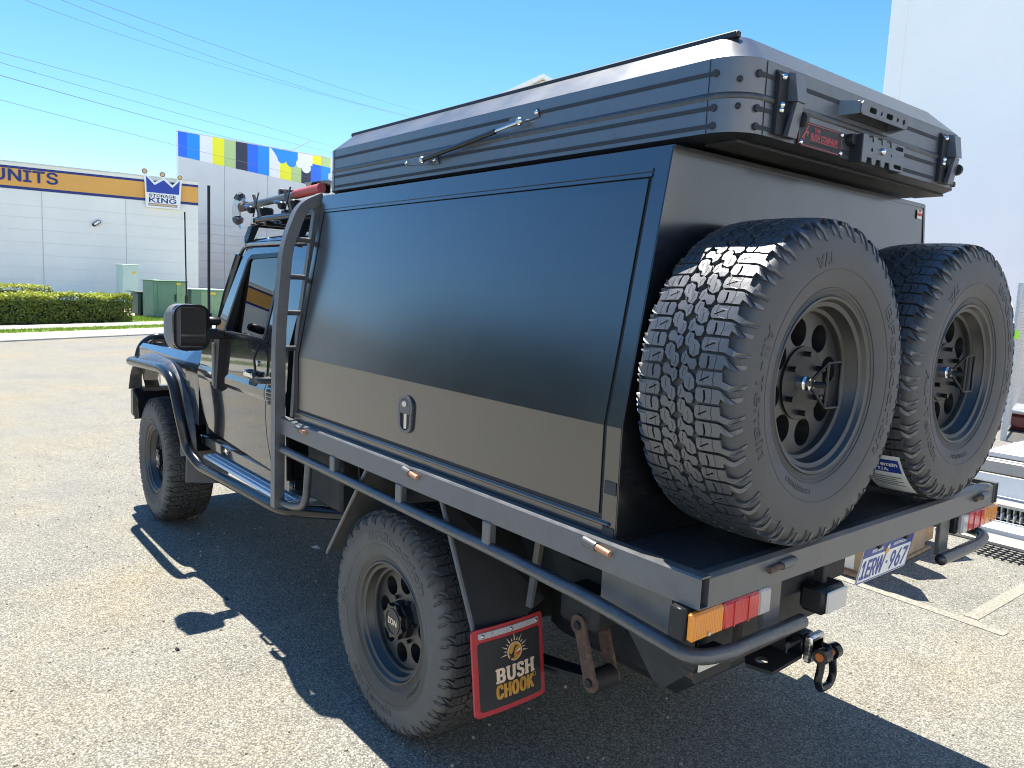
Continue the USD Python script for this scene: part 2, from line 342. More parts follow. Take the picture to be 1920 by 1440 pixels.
# ---------------------------------------------------------------- hedge
def hedge(name, label, t0, t1, q0, q1, h, nleaf, vis, seed):
    R = np.random.default_rng(seed)
    c = st((t0+t1)/2, q0); T = thing(name, label, 'hedge', (*c, .1), None)
    core = hull([[*st(t, q), z] for t in (t0+.12, t1-.12) for q in (q0+.22, q1-.22) for z in (.1, h-.20)])
    part(T, 'stem_core', core, 'hedge_core', smooth=False)
    V = []; F = []; V2 = []; F2 = []
    L = [('f', (t1-vis)*(h-.1)), ('t', (t1-vis)*(q1-q0)), ('e', (q1-q0)*(h-.1))]; tot = sum(a for _, a in L)
    for i in range(nleaf):
        u = R.uniform(0, tot); dep = R.exponential(.045)
        if u < L[0][1]: t, q, z = R.uniform(vis, t1), q0+dep, R.uniform(.14, h); nn = np.array([*(-SQ), .45])
        elif u < L[0][1]+L[1][1]: t, q, z = R.uniform(vis, t1), R.uniform(q0, q1), h-dep*.7; nn = np.array([0, 0, 1.0])
        else: t, q, z = t1-dep, R.uniform(q0, q1), R.uniform(.14, h); nn = np.array([*ST, .45])
        rr2 = .20; up_ = max(0., (z-(h-rr2))/rr2)
        if up_ > 0 and u < L[0][1]: q += rr2*(1-math.sqrt(max(0., 1-min(up_, 1.)**2))); nn = np.array([*(-SQ*(1-up_*.8)), .25+up_*1.3])
        b = meshkit.noise(np.array([t*1.6, q*1.6, z*2.2]), 5)-.5; p = np.array([*st(t, q), z]) + nn*(b*.16 + R.normal(0, .018))
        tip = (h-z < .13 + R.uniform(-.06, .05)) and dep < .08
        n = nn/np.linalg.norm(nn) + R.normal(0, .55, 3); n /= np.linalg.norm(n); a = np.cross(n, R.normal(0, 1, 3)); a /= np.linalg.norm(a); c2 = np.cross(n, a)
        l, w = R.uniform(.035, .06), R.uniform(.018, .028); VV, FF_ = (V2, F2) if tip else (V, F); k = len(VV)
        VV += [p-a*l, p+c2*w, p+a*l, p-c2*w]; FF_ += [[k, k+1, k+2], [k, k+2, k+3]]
    part(T, 'foliage', trimesh.Trimesh(V, F, process=False), 'hedge_leaf', smooth=False, kind='stuff'); part(T, 'sunlit_growth', trimesh.Trimesh(V2, F2, process=False), 'hedge_sunlit_tip', smooth=False, kind='stuff')  # top leaves get a brighter colour, painting the sunlit rim over young tips
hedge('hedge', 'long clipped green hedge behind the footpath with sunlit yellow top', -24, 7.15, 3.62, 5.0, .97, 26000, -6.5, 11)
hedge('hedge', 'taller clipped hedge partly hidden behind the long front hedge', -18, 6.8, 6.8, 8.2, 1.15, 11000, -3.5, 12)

# ---------------------------------------------------------------- buildings
def wallfn(O, u, n):
    O, u, n = (np.array(a, float) for a in (O, u, n))
    def W(s, z, d=0.0): return O + u*s + n*d + np.array([0, 0, z])
    def slab(poly, d0, d1):            # polygon in (s,z) from depth d0 to d1 along the outward normal
        m = extr(poly, 1.0); v = np.asarray(m.vertices); m.vertices = O + v[:, :1]*u + n*(d0+v[:, 2:3]*(d1-d0)) + v[:, 1:2]*np.array([0, 0, 1.0])
        if np.dot(np.cross(u, [0, 0, 1.0]), n)*(d1-d0) < 0: m.invert()
        return m
    return W, slab
B = lambda s0, s1, z0, z1: sbox(s0, z0, s1, z1)
O1, U1, N1 = (38.623, -10.4805, 0), (-.1129, -.9936, 0), (-.9936, .1129, 0)
W1, S1 = wallfn(O1, U1, N1)
T = thing('storage_building', 'long low pale storage warehouse with orange and navy fascia band', 'building', O1)
body = S1(B(-48, -.03, 0, 6.30), -18, -.016); part(T, 'wall_core', body, 'joint_dark', smooth=False)
cols_ = [(-47.9, -40.9), (-40.9, -34), (-34, -27.2), (-27.2, -20.4), (-20.4, -13.6), (-13.6, -10.2), (-10.2, -6.79), (-6.79, -3.32), (-3.32, 0)]
rows_ = [(0, .62), (.62, 1.19), (1.19, 1.76), (1.76, 2.33), (2.33, 2.90), (2.90, 3.47), (3.47, 4.02), (4.02, 4.55), (4.55, 5.24)]
for a, b in cols_:
    if b < -13: part(T, 'wall_panel', S1(B(a+.02, b-.02, 0, 5.24), -.015, 0), 'panel_wall', smooth=False); continue
    for z0, z1 in rows_: part(T, 'wall_panel', S1(B(a+(.03 if a > -10.5 else .02), b-.008, z0+.004, z1-.004), -.015, rng.uniform(-.002, .002)), 'panel_wall', smooth=False)
part(T, 'fascia_trim', S1(B(-48, 0, 5.25, 5.37), -.044, .012), 'sign_navy', smooth=False)
part(T, 'fascia_band', S1(B(-48, 0, 5.372, 6.14), -.044, .010), 'sign_orange', smooth=False)
part(T, 'fascia_trim', S1(B(-48, 0, 6.142, 6.25), -.044, .012), 'sign_navy', smooth=False)
part(T, 'parapet', S1(B(-48, 0, 6.252, 6.40), -.044, .006), 'panel_wall', smooth=False)
part(T, 'capping', S1(B(-48, .02, 6.40, 6.46), -.30, .05), 'panel_grey', smooth=False)
tx = text('UNITS', .50, 2.55, .02); W_ = place(tx, W1(-8.66, 5.60, .011), U1, (0, 0, 1), N1); part(T, 'lettering', W_, 'sign_navy', smooth=False)
T = thing('wall_lamp', 'small oval white wall lamp on the pale storage warehouse wall', 'lamp', W1(-4.6, 3.98))
part(T, 'lamp_body', place(extr(affinity.rotate(rpoly(.42, .17, .08), 38), .10), W1(-4.58, 3.98, .0), U1, (0, 0, 1), N1), 'print_dark')
part(T, 'lamp_lens', place(extr(affinity.rotate(rpoly(.30, .10, .045), 38), .03), W1(-4.56, 4.0, .10), U1, (0, 0, 1), N1), 'stripe_white')
# crown sign
T = thing('crown_sign', 'white and blue crown shaped storage sign fixed to the orange fascia', 'sign', W1(-1.68, 5.0))
cx = lambda s: s - 1.68
crown = Polygon([(-.70, 5.0), (.74, 5.0), (.80, 6.12), (.86, 6.42), (.45, 6.02), (.05, 6.36), (-.36, 6.08), (-.80, 6.50), (-.74, 6.12)])
balls = [(-.80, 6.64), (.0, 6.56), (.80, 6.50)]
out = unary_union([crown.buffer(.06)] + [Point(x, z).buffer(.155) for x, z in balls])
def cs(poly, d0, d1): return S1(affinity.translate(poly, -1.68, 0), d0, d1)
part(T, 'backboard', cs(out, .10, .16), 'plate_white', smooth=False)
part(T, 'blue_crown', cs(Polygon([(-.72, 5.66), (.74, 5.66), (.79, 6.34), (.45, 5.96), (.05, 6.30), (-.36, 6.02), (-.74, 6.42)]), .161, .166), 'sign_blue', smooth=False)
part(T, 'lettering', place(text('STORAGE', .13, 1.22, .005), W1(-2.30, 5.46, .161), U1, (0, 0, 1), N1), 'print_dark', smooth=False)
part(T, 'lettering', place(text('KING', .22, 1.24, .005), W1(-2.30, 5.20, .161), U1, (0, 0, 1), N1), 'sign_navy', smooth=False)
part(T, 'tan_bar', cs(B(-.64, .66, 5.03, 5.15), .161, .164), 'sign_navy', smooth=False)
part(T, 'tan_bar', cs(B(-.615, .635, 5.05, 5.13), .165, .168), 'sign_tan', smooth=False)
for x, z in balls:
    part(T, 'ball_ring', cs(Point(x, z).buffer(.115), .161, .164), 'print_dark', smooth=False); part(T, 'ball', cs(Point(x, z).buffer(.09), .165, .168), 'sign_tan', smooth=False)
part(T, 'bracket', [S1(B(-2.1, -2.04, 5.2, 5.9), .011, .10), S1(B(-1.3, -1.24, 5.2, 5.9), .011, .10)], 'galv', smooth=False)
# coloured building
O2, U2, N2 = (55.2203, -14.3158, 0), (.1227, -.9924, 0), (-.9924, -.1227, 0)
W2, S2 = wallfn(O2, U2, N2)
T = thing('striped_building', 'tall grey tilt-up building with bright coloured stripes along its top', 'building', O2)
part(T, 'wall_core', S2(B(.02, 30, 0, 11.45), -.35, -.05), 'joint_dark', smooth=False)
cc = [0, 3.37, 6.74, 10.2, 13.6, 17.0, 20.4, 30]
zz = [0, .9, 1.55, 2.2, 2.83, 3.45, 4.1, 4.75, 5.45, 11.60]
for i in range(7):
    for j in range(len(zz)-1): part(T, 'wall_panel', S2(B(cc[i]+.02, cc[i+1]-.02, zz[j]+.009, zz[j+1]-.009), -.049, 0), 'panel_grey', smooth=False)
sb = [0, .62, 1.53, 2.445, 3.32, 4.21, 5.13, 5.98, 6.89, 7.79, 8.74, 9.63, 10.48, 11.4, 12.3, 13.3, 14.2, 15.1, 16.0, 16.9]
sc = ['blue', 'azure', 'white', 'yellow', 'green', 'navy', 'blue', 'azure', 'white', 'yellow', 'green', 'navy', 'blue', 'azure', 'white', 'yellow', 'green', 'navy', 'blue']
for a, b, c in zip(sb[:-1], sb[1:], sc):
    zb = lambda s: 9.92 - .062*s
    part(T, 'colour_stripe', S2(Polygon([(a, zb(a)), (b, zb(b)), (b, 11.6), (a, 11.6)]), .002, .012), 'stripe_'+c, smooth=False)
drip = unary_union([Polygon([(7.0, 11.6), (9.3, 11.6), (9.3, 10.95), (7.6, 10.9), (7.3, 11.3)]), Point(7.95, 10.95).buffer(.38), Point(8.75, 10.85).buffer(.45)])
part(T, 'paint_drip', S2(drip.intersection(B(7.0, 12, 9, 11.59)), .013, .02), 'stripe_azure', smooth=False)
drip2 = unary_union([B(9.3, 10.6, 10.75, 11.59), Point(9.45, 10.75).buffer(.30), Point(10.05, 10.55).buffer(.42)])
part(T, 'paint_drip', S2(drip2.intersection(B(7.0, 12, 9, 11.59)), .021, .028), 'stripe_white', smooth=False)
for a, b, c in ((10.48, 11.4, 'yellow'), (11.4, 12.3, 'green')): part(T, 'colour_stripe', S2(Polygon([(a, 10.95-.06*(a-10.48)), (b, 10.95-.06*(b-10.48)), (b, 11.59), (a, 11.59)]), .013, .019), 'stripe_'+c, smooth=False)
part(T, 'parapet_cap', S2(B(-.03, 30, 11.6, 11.68), -.4, .04), 'panel_grey', smooth=False)
part(T, 'shed_body', S2(B(12, 30, 0, 10.2), -25, -.36), 'panel_grey', smooth=False)
# white warehouse to the right
T = thing('white_warehouse', 'huge plain white warehouse wall rising behind the truck at right', 'building', (7.18, -17.0, 0))
part(T, 'wall', bx(7.18, -30, -17.0, -40, 0, 15.0), 'white_wall', smooth=False)
part(T, 'corner_trim', bx(6.80, 7.20, -16.985, -17.4, 0, 15.02, .01), 'white_wall', smooth=False)
part(T, 'plinth', bx(7.15, -30, -16.96, -17.2, 0, .25), 'concrete', smooth=False)
part(T, 'capping', bx(7.20, -30, -16.94, -17.3, 15.02, 15.15), 'panel_grey', smooth=False)
# gabled shed seen above the tent
d = fwd*1449.2 + cR*(1018-960) - cU*(143-720); d = d/np.hypot(d[0], d[1])*48; ap = CAM + d
T = thing('gabled_shed', 'white gabled shed whose peak just shows over the rooftop tent', 'building', (ap[0], ap[1], 0))
ux = cR*np.array([1, 1, 0]); ux /= np.linalg.norm(ux); uy = np.array([-ux[1], ux[0], 0]); uy = uy if uy @ fwd > 0 else -uy
for nm, pl, d0, d1, mm in (('wall', Polygon([(-12, 0), (12, 0), (12, ap[2]-6.3), (0, ap[2]-.25), (-12, ap[2]-6.3)]), 0, 30, 'white_wall'), ('roof', Polygon([(-12.6, ap[2]-6.6), (0, ap[2]-.2), (12.6, ap[2]-6.6), (12.6, ap[2]-6.3), (0, ap[2]+.05), (-12.6, ap[2]-6.3)]), -.4, 30.4, 'white_wall')):
    m = extr(pl, 1.0); v = np.asarray(m.vertices); m.vertices = np.array([ap[0], ap[1], 0]) + v[:, :1]*ux + v[:, 1:2]*np.array([0, 0, 1.0]) + (d0 + v[:, 2:3]*(d1-d0))*uy; m.fix_normals(); part(T, nm, m, mm, smooth=False)

# far trees on the left of the street (they show only as the dark band mirrored in the canopy door)
R_ = np.random.default_rng(21); V = []; F = []
for k in range(16):
    (cx_, cy_), h_ = st(-46 + k*2.3 + R_.normal(0, .6), 9 + R_.normal(0, 1.2)), R_.uniform(5.0, 7.5)
    for i in range(700):
        d_ = R_.normal(0, 1, 3); d_ /= np.linalg.norm(d_); p_ = np.array([cx_, cy_, h_*.56]) + d_*np.array([2.6, 2.4, h_*.44])*R_.uniform(.55, 1.0)
        n_ = R_.normal(0, 1, 3); n_ /= np.linalg.norm(n_); a_ = np.cross(n_, [0, .3, 1]); a_ /= np.linalg.norm(a_); b_ = np.cross(n_, a_); k0 = len(V); l_ = R_.uniform(.18, .34)
        V += [p_-a_*l_, p_+b_*l_*.6, p_+a_*l_, p_-b_*l_*.6]; F += [[k0, k0+1, k0+2], [k0, k0+2, k0+3]]
leaf('tree_leaf', [(0, (.03, .05, .012)), (1, (.07, .10, .025))])
struct('far_wood', trimesh.Trimesh(V, F, process=False), 'tree_leaf', kind='stuff', smooth=False)

# added building, unseen behind the camera, bounces sunlight into the truck's shade
T = thing('bounce_building', 'added cream building unseen behind the camera, bouncing sunlight into the shade', 'building', (-15, 2, 0))
part(T, 'wall', bx(-15, -27, -15, 20, 0, 6.8), 'white_wall', smooth=False); part(T, 'roof', bx(-14.9, -27.2, -15.2, 20.2, 6.802, 6.95), 'panel_grey', smooth=False)
for k in range(2): part(T, 'roller_door', bx(-14.98, -15, -9+k*14, -4+k*14, .01, 4.6), 'panel_grey', smooth=False)

# ---------------------------------------------------------------- cabinets
def obox(c, u, hw, hd, z0, z1, bev=.015):
    u = np.array([*u, 0.]); u /= np.linalg.norm(u); v = np.array([-u[1], u[0], 0]); m = bx(-hw, hw, -hd, hd, z0, z1, bev)
    x = np.asarray(m.vertices); m.vertices = np.array([c[0], c[1], 0]) + x[:, :1]*u + x[:, 1:2]*v + x[:, 2:]*np.array([0, 0, 1.]); return m
cu = np.array([.12, -.99]); cv = np.array([.99, .12])
def at_c(c, a, b, z): return np.array([c[0], c[1], 0]) + a*np.array([*cu, 0]) - b*np.array([*cv, 0]) + np.array([0, 0, z])
c = np.array([36.9, -6.75]); T = thing('power_cabinet', 'tall pale green power cabinet against the storage warehouse wall', 'cabinet', (*c, .1))
part(T, 'body', obox(c, cu, .36, .40, .17, 2.06), 'pale_green'); part(T, 'base', obox(c, cu, .38, .42, .08, .17), 'concrete'); part(T, 'roof', obox(c, cu, .39, .43, 2.06, 2.10), 'pale_green')
part(T, 'door', place(extr(rpoly(.60, 1.6, .02), .012), at_c(c, 0.03, .401, 1.1), (*cu, 0), (0, 0, 1), (*(-cv), 0)), 'pale_green'); part(T, 'badge', place(extr(Point(0, 0).buffer(.07), .01), at_c(c, .12, .415, 1.72), (*cu, 0), (0, 0, 1), (*(-cv), 0)), 'label_yellow')
c = np.array([28.2, -6.02]); T = thing('green_kiosk', 'boxy green transformer kiosk with a faded right door and yellow label', 'transformer', (*c, .1))
part(T, 'body', obox(c, cu, .62, .5, .14, 1.46), 'kiosk_green'); part(T, 'base', obox(c, cu, .66, .54, .06, .14), 'concrete'); part(T, 'lid', obox(c, cu, .65, .53, 1.46, 1.50), 'kiosk_green')
nv = (*(-cv), 0)
part(T, 'door', place(extr(sbox(-.42, .35, .18, 1.36), .015), at_c(c, -.05, .501, 0), (*cu, 0), (0, 0, 1), nv), 'kiosk_green'); part(T, 'door', place(extr(sbox(.22, .20, .60, 1.44), .012), at_c(c, 0, .501, 0), (*cu, 0), (0, 0, 1), nv), 'kiosk_fade', label='faded door')
part(T, 'handle', place(extr(sbox(-.015, -.13, .015, .13), .04), at_c(c, .16, .516, .86), (*cu, 0), (0, 0, 1), nv), 'print_dark'); part(T, 'warning_label', place(extr(sbox(-.08, -.04, .08, .04), .004), at_c(c, .28, .515, 1.38), (*cu, 0), (0, 0, 1), nv), 'label_yellow')
c2 = np.array([29.3, -5.5]); T = thing('finned_transformer', 'dark green transformer tank with vertical cooling fins beside the kiosk', 'transformer', (*c2, .1))
part(T, 'tank', obox(c2, cu, .30, .35, .2, .98), 'kiosk_dark'); part(T, 'lid', obox(c2, cu, .42, .46, 1.0, 1.05), 'kiosk_dark'); part(T, 'base', obox(c2, cu, .2, .25, .08, .2), 'print_dark')
for k in range(9): part(T, 'cooling_fin', obox(at_c(c2, -.34+k*.075, .42, 0)[:2], cu, .014, .075, .22, .94, .004), 'kiosk_dark')
c = np.array([28.6, -7.55]); T = thing('pale_kiosk', 'lower wide green kiosk with pale front behind the side mirror', 'transformer', (*c, .1))
part(T, 'body', obox(c, cu, .72, .5, .14, 1.18), 'kiosk_green'); part(T, 'front_panel', place(extr(sbox(-.34, .2, .70, 1.14), .012), at_c(c, 0, .501, 0), (*cu, 0), (0, 0, 1), nv), 'kiosk_fade'); part(T, 'lid', obox(c, cu, .75, .54, 1.18, 1.23), 'pale_green')
part(T, 'warning_label', place(extr(sbox(-.13, -.045, .13, .045), .004), at_c(c, .1, .515, 1.06), (*cu, 0), (0, 0, 1), nv), 'label_yellow'); part(T, 'base', obox(c, cu, .76, .54, .06, .14), 'concrete')

# ---------------------------------------------------------------- overhead wires
def pix(u, v, rng_):
    d = fwd*FPX + cR*(u-960) - cU*(v-720); return CAM + d/np.hypot(d[0], d[1])*rng_
WIRES = [((47, 0), (300, 89), (769, 220)), ((115, 0), (450, 125), (770, 218)), ((169, 0), (511, 122), (792, 211)), ((0, 98), (309, 183), (619, 274)), ((0, 117), (328, 211), (614, 284)), ((0, 141), (300, 225), (511, 277)), ((0, 187), (328, 272), (600, 337))]
WL = ['lowest', 'middle', 'top']; WN = ['top', 'second', 'third', 'lowest']
for i, (a, b, c) in enumerate(WIRES):
    A, Bm, C = pix(*a, 26), pix(*b, 34), pix(*c, 50)
    s = np.linalg.norm(Bm-A)/(np.linalg.norm(Bm-A)+np.linalg.norm(C-Bm))
    q = (Bm - (1-s)**2*A - s*s*C)/(2*s*(1-s)); P = [(1-t)**2*A + 2*t*(1-t)*q + t*t*C for t in np.linspace(-.35, 1.25, 40)]
    lab = ('%s of the three thin overhead wires high in the sky' % WL[i]) if i < 3 else ('%s of the four overhead wires passing in front of the buildings' % WN[i-3])
    T = thing('overhead_wire', lab, 'wire', P[0], 'overhead wires above the street'); part(T, 'strand', tube(P, .0065 if i != 5 else .009, 5), 'wire', smooth=True)
    if i == 3: T2_ = T
part(T2_, 'wire_spacer', tube([pix(548, 281, 46), pix(581, 265, 46)], .02, 6), 'galv')

# ---------------------------------------------------------------- tyres and wheels (axis +w is the outer side)
TR = 0.4295
PROF = np.array([(.0, TR), (.05, TR-.0006), (.09, TR-.0025), (.118, TR-.006), (.132, TR-.012), (.141, TR-.024), (.149, TR-.045), (.1535, TR-.070), (.1555, TR-.095), (.155, TR-.118), (.150, TR-.145), (.143, TR-.168), (.136, TR-.183), (.130, TR-.193)])
ARC = np.r_[0, np.cumsum(np.linalg.norm(np.diff(PROF, axis=0), axis=1))]
def prof(t):                       # signed arc length -> w, r, normal
    s = np.abs(t); w = np.interp(s, ARC, PROF[:, 0]); r = np.interp(s, ARC, PROF[:, 1])
    w2, r2 = np.interp(s+.006, ARC, PROF[:, 0]), np.interp(s+.006, ARC, PROF[:, 1]); w1, r1 = np.interp(np.maximum(s-.006, 0), ARC, PROF[:, 0]), np.interp(np.maximum(s-.006, 0), ARC, PROF[:, 1])
    dw, dr = w2-w1, r2-r1; l = np.hypot(dw, dr); l[l == 0] = 1
    return np.sign(t)*w, r, -np.sign(t)*dr/l, dw/l
def on_tyre(theta, t, h):
    w, r, nw, nr = prof(t); nw = np.where(np.abs(t) < .006, 0, nw); w, r = w + nw*h, r + nr*h
    return np.stack([r*np.cos(theta), r*np.sin(theta), w], -1)
NP_ = 34; PITCH_L = 2*PI*TR/NP_*1000
def mmpoly(p): return Polygon(p)
def sipe(p, w=1.5): return LineString(p).buffer(w/2, cap_style='flat')
def half_pattern():
    L = PITCH_L; out = []
    S1_ = Polygon([(-24, 9), (-10, 2.5), (7, 6), (12, 19), (27, 22), (34, 36), (27, 49), (7, 48), (-5, 38), (-8, 27), (-20, 25)])
    S2_ = Polygon([(20, 14), (30, 3.5), (48, 3), (55, 12), (51, 22), (64, 32), (63, 44), (50, 49), (39, 44), (38, 26), (32, 19)])
    S1_ = S1_.difference(unary_union([sipe([(-18, 16), (-8, 13), (4, 14)]), sipe([(4, 33), (14, 35), (28, 34)])])); S2_ = S2_.difference(sipe([(30, 12), (40, 13), (48, 8)]))
    out += [(S1_, 1), (S2_, 1)]
    A = Polygon([(-15, 56), (-5, 52), (11, 53), (17, 58), (16, 112), (26, 140), (18, 178), (8, 184), (12, 142), (3, 120), (-16, 118)])
    A = A.difference(unary_union([sipe([(-16, 68), (0, 66), (12, 72)]), sipe([(-4, 86), (8, 62)], 3.5), sipe([(-16, 98), (2, 96), (16, 100)])]))
    B_ = Polygon([(23, 57), (31, 54), (49, 54), (57, 60), (57, 116), (44, 119), (56, 142), (48, 172), (38, 174), (42, 142), (27, 122), (24, 112)])
    B_ = B_.difference(unary_union([Polygon([(28, 74), (46, 76), (58, 74), (58, 79), (46, 82), (28, 79)]), sipe([(23, 96), (40, 98), (57, 95)])]))
    out += [(A, 0), (B_, 0)]
    return out
def tread_mesh():
    base_v, base_f = [], []; off = 0; L = PITCH_L
    pats = []
    for pg, kind in half_pattern(): pats.append((pg, 1)); pats.append((affinity.translate(affinity.scale(pg, -1, 1, origin=(0, 0)), L*.5, 0), -1))
    for pg, sgn in pats:
        for gpoly in getattr(pg, 'geoms', [pg]):
            if gpoly.area < 6: continue
            gpoly = gpoly.segmentize(9.0)
            m = trimesh.creation.extrude_polygon(gpoly, 1.0, engine='earcut'); v = np.asarray(m.vertices)
            t = v[:, 1]/1000*sgn; th = v[:, 0]/1000/TR; h = np.where(v[:, 2] > .5, 0.0, -.0125)
            taper = np.clip((np.abs(t)-.125)/.04, 0, 1); top = .001 + .0035*taper*1; hh = np.where(v[:, 2] > .5, np.where(taper > 0, top*(1-taper*.4), 0), -.0125)
            base_v.append((th, t, hh)); f = np.asarray(m.faces); base_f.append(f[:, ::-1] + off if sgn < 0 else f + off); off += len(v)
    th = np.concatenate([b[0] for b in base_v]); t = np.concatenate([b[1] for b in base_v]); h = np.concatenate([b[2] for b in base_v]); F = np.vstack(base_f)
    V, FF = [], []
    for k in range(NP_): V.append(on_tyre(th + k*2*PI/NP_, t, h)); FF.append(F + k*off)
    return trimesh.Trimesh(np.vstack(V), np.vstack(FF), process=False)
def carcass():
    P = [(.205, .118), (.222, .124), (.232, .132)]
    for t in np.linspace(ARC[-1], 0, 26):
        w, r, nw, nr = (float(x[0]) for x in prof(np.array([max(t, 1e-4)]))); dpt = .0115 if t < .124 else .0115*max(0, 1-(t-.124)/.03)
        P.append((r-nr*dpt, w-nw*dpt))
    P = P + [(r, -w) for r, w in P[::-1][1:]]
    return lathe(P[::-1], 96)
def ring_text(s, h, r, a0, flip=False, hgt=.0012, wide=None):
    m = text(s, h, wide, .003, True); m = m.subdivide_to_size(.02) if False else m
    v = np.asarray(m.vertices); x, y, z = v[:, 0], v[:, 1], v[:, 2]
    rad = r + y if not flip else r - y; ang = a0 - x/r if not flip else a0 + x/r
    tt = np.interp(-rad, -PROF[5:, 1], ARC[5:]); hh = np.where(z > .0015, hgt, -.001)
    m.vertices = on_tyre(ang, tt, hh); m.fix_normals(); return m
_TREAD, _CARC = tread_mesh(), carcass()
_LET = [ring_text('BFGoodrich', .030, .318, PI/2+.66, wide=.42), ring_text('All-Terrain', .027, .343, -PI/2-.50, True, wide=.33), ring_text('T/A', .027, .343, PI+.12, True, wide=.085), ring_text('LT315/70R17', .012, .268, -.2, wide=.13)]
def ring_rib(r, w=.0022, h=.0016):
    t = np.interp(-r, -PROF[5:, 1], ARC[5:]); P_ = []
    for dt, hh in ((-w, -.001), (-w*.5, h), (w*.5, h), (w, -.001)):
        q = on_tyre(np.zeros(1), np.array([t+dt]), np.array([hh]))[0]; P_.append((math.hypot(q[0], q[1]), q[2]))
    return lathe(P_[::-1], 96)
_RIBS = [ring_rib(.300, .0012, .0010), ring_rib(.252, .0025, .0022), ring_rib(.244, .0015, .0012)]
def rim_mesh(depth=.065):
    lip = lathe([(.205, .118), (.232, .126), (.2335, .131), (.230, .135), (.223, .133), (.219, .126), (.214, .118), (.206, .10), (.204, .096), (.199, .086), (.190, .082), (.187, .075), (.187, .060), (.176, .055)], 72)
    barrel = lathe([(.203, .06), (.200, .0), (.195, -.10), (.215, -.125), (.230, -.130), (.230, -.118), (.20, -.10)], 60)
    disc = Point(0, 0).buffer(.188, quad_segs=24)
    for k in range(8):
        a = k*PI/4+.2; disc = disc.difference(affinity.translate(affinity.rotate(affinity.scale(Point(0, 0).buffer(.0375), 1.0, 1.0), math.degrees(a)), .138*math.cos(a), .138*math.sin(a)))
    d = extr(disc, .012); d.apply_translation([0, 0, .054])
    tubes = []
    for k in range(8):
        a = k*PI/4+.2; t = lathe([(.0378, .065), (.0372, -.02)], 24); t.vertices = np.asarray(t.vertices)*[1, 1, 1] + [.138*math.cos(a), .138*math.sin(a), 0]; tubes.append(t)
    drum = lathe([(0.001, -.06), (.165, -.06), (.165, -.03), (.0, -.03)][::-1], 32)
    return lip, trimesh.util.concatenate([d] + tubes), barrel, drum
_RIM = rim_mesh()
def bolts(r, z, n=6, rad=.009, h=.022, a0=.3): return [tube([[r*math.cos(a0+k*2*PI/n), r*math.sin(a0+k*2*PI/n), z], [r*math.cos(a0+k*2*PI/n), r*math.sin(a0+k*2*PI/n), z+h]], rad, 6) for k in range(n)]
def frame(C, ax, upv, spin=0.):       # maps local (x, y, w): w -> ax, y -> up, x -> right when looking along -ax
    ax = np.array(ax, float)/np.linalg.norm(ax); up = np.array(upv, float); up -= (up @ ax)*ax; up /= np.linalg.norm(up); rt = np.cross(up, ax)
    c, s = math.cos(spin), math.sin(spin); ux, uy = c*rt + s*up, -s*rt + c*up
    return lambda m: place(m, C, ux, uy, ax)
def build_wheel(parent, C, ax, spin, hub=True, nm='wheel'):
    f = frame(C, ax, (0, 0, 1), spin)
    w = part(parent, nm, f(_RIM[0]), 'rim_black', smooth=35)
    part(w, 'tyre', f(_CARC), 'sidewall_dusty', smooth=40); part(w, 'tread', f(_TREAD), 'rubber_dusty', smooth=False)
    [part(w, 'tyre_lettering', f(x_), 'rubber', smooth=False) for x_ in _LET]; [part(w, 'sidewall_rib', f(x_), 'sidewall_dusty', smooth=40) for x_ in _RIBS]
    part(w, 'wheel_disc', f(_RIM[1]), 'rim_black', smooth=35); part(w, 'barrel', f(_RIM[2]), 'rim_black', smooth=35); part(w, 'brake_drum', f(_RIM[3]), 'chassis_black')
    vs = f(tube([[.178, .10, .03], [.172, .097, .075]], .004, 8)); part(w, 'valve', vs, 'black_plastic')
    if hub:
        part(w, 'hub', f(lathe([(.076, .05), (.074, .055), (.070, .095), (.066, .098), (.0, .098)][::-1], 40)), 'hub_black')
        capp = unary_union([Point(0, 0).buffer(.060)] + [Point(.060*math.cos(k*PI/4), .060*math.sin(k*PI/4)).buffer(.010) for k in range(8)]); cm = extr(capp, .018); cm.apply_translation([0, 0, .0985])
        part(w, 'centre_cap', f(cm), 'hub_black'); rg = lathe([(.046, .1165), (.047, .120), (.050, .120), (.051, .1165)], 40); part(w, 'cap_ring', f(rg), 'rim_black')
        lt = text('ION', .022, .062, .0015); lt.apply_translation([-.031, -.011, .1168]); part(w, 'cap_lettering', frame(C, ax, (0, 0, 1), 0)(lt), 'chrome', smooth=False)
        for b in bolts(.086, .064, 6, .008, .018): part(w, 'wheel_nut', f(b), 'hub_black')
    return w

# ---------------------------------------------------------------- the truck
TRK = thing('ute_truck', 'dark grey four wheel drive tray ute seen from its rear left corner', 'truck', (0, 0, 0))
def P(nm, mesh, m, parent=None, **k): return part(parent or TRK, nm, mesh, m, **k)
YW = .745
# front wheel is turned very slightly
build_wheel(TRK, (0, YW, TR), (0, 1, 0), -.25)
build_wheel(TRK, (3.18, YW, TR), (.02, 1, 0), 2.0)
build_wheel(TRK, (0, -YW, TR), (0, -1, 0), .9)
build_wheel(TRK, (3.18, -YW, TR), (0, -1, 0), 1.4)
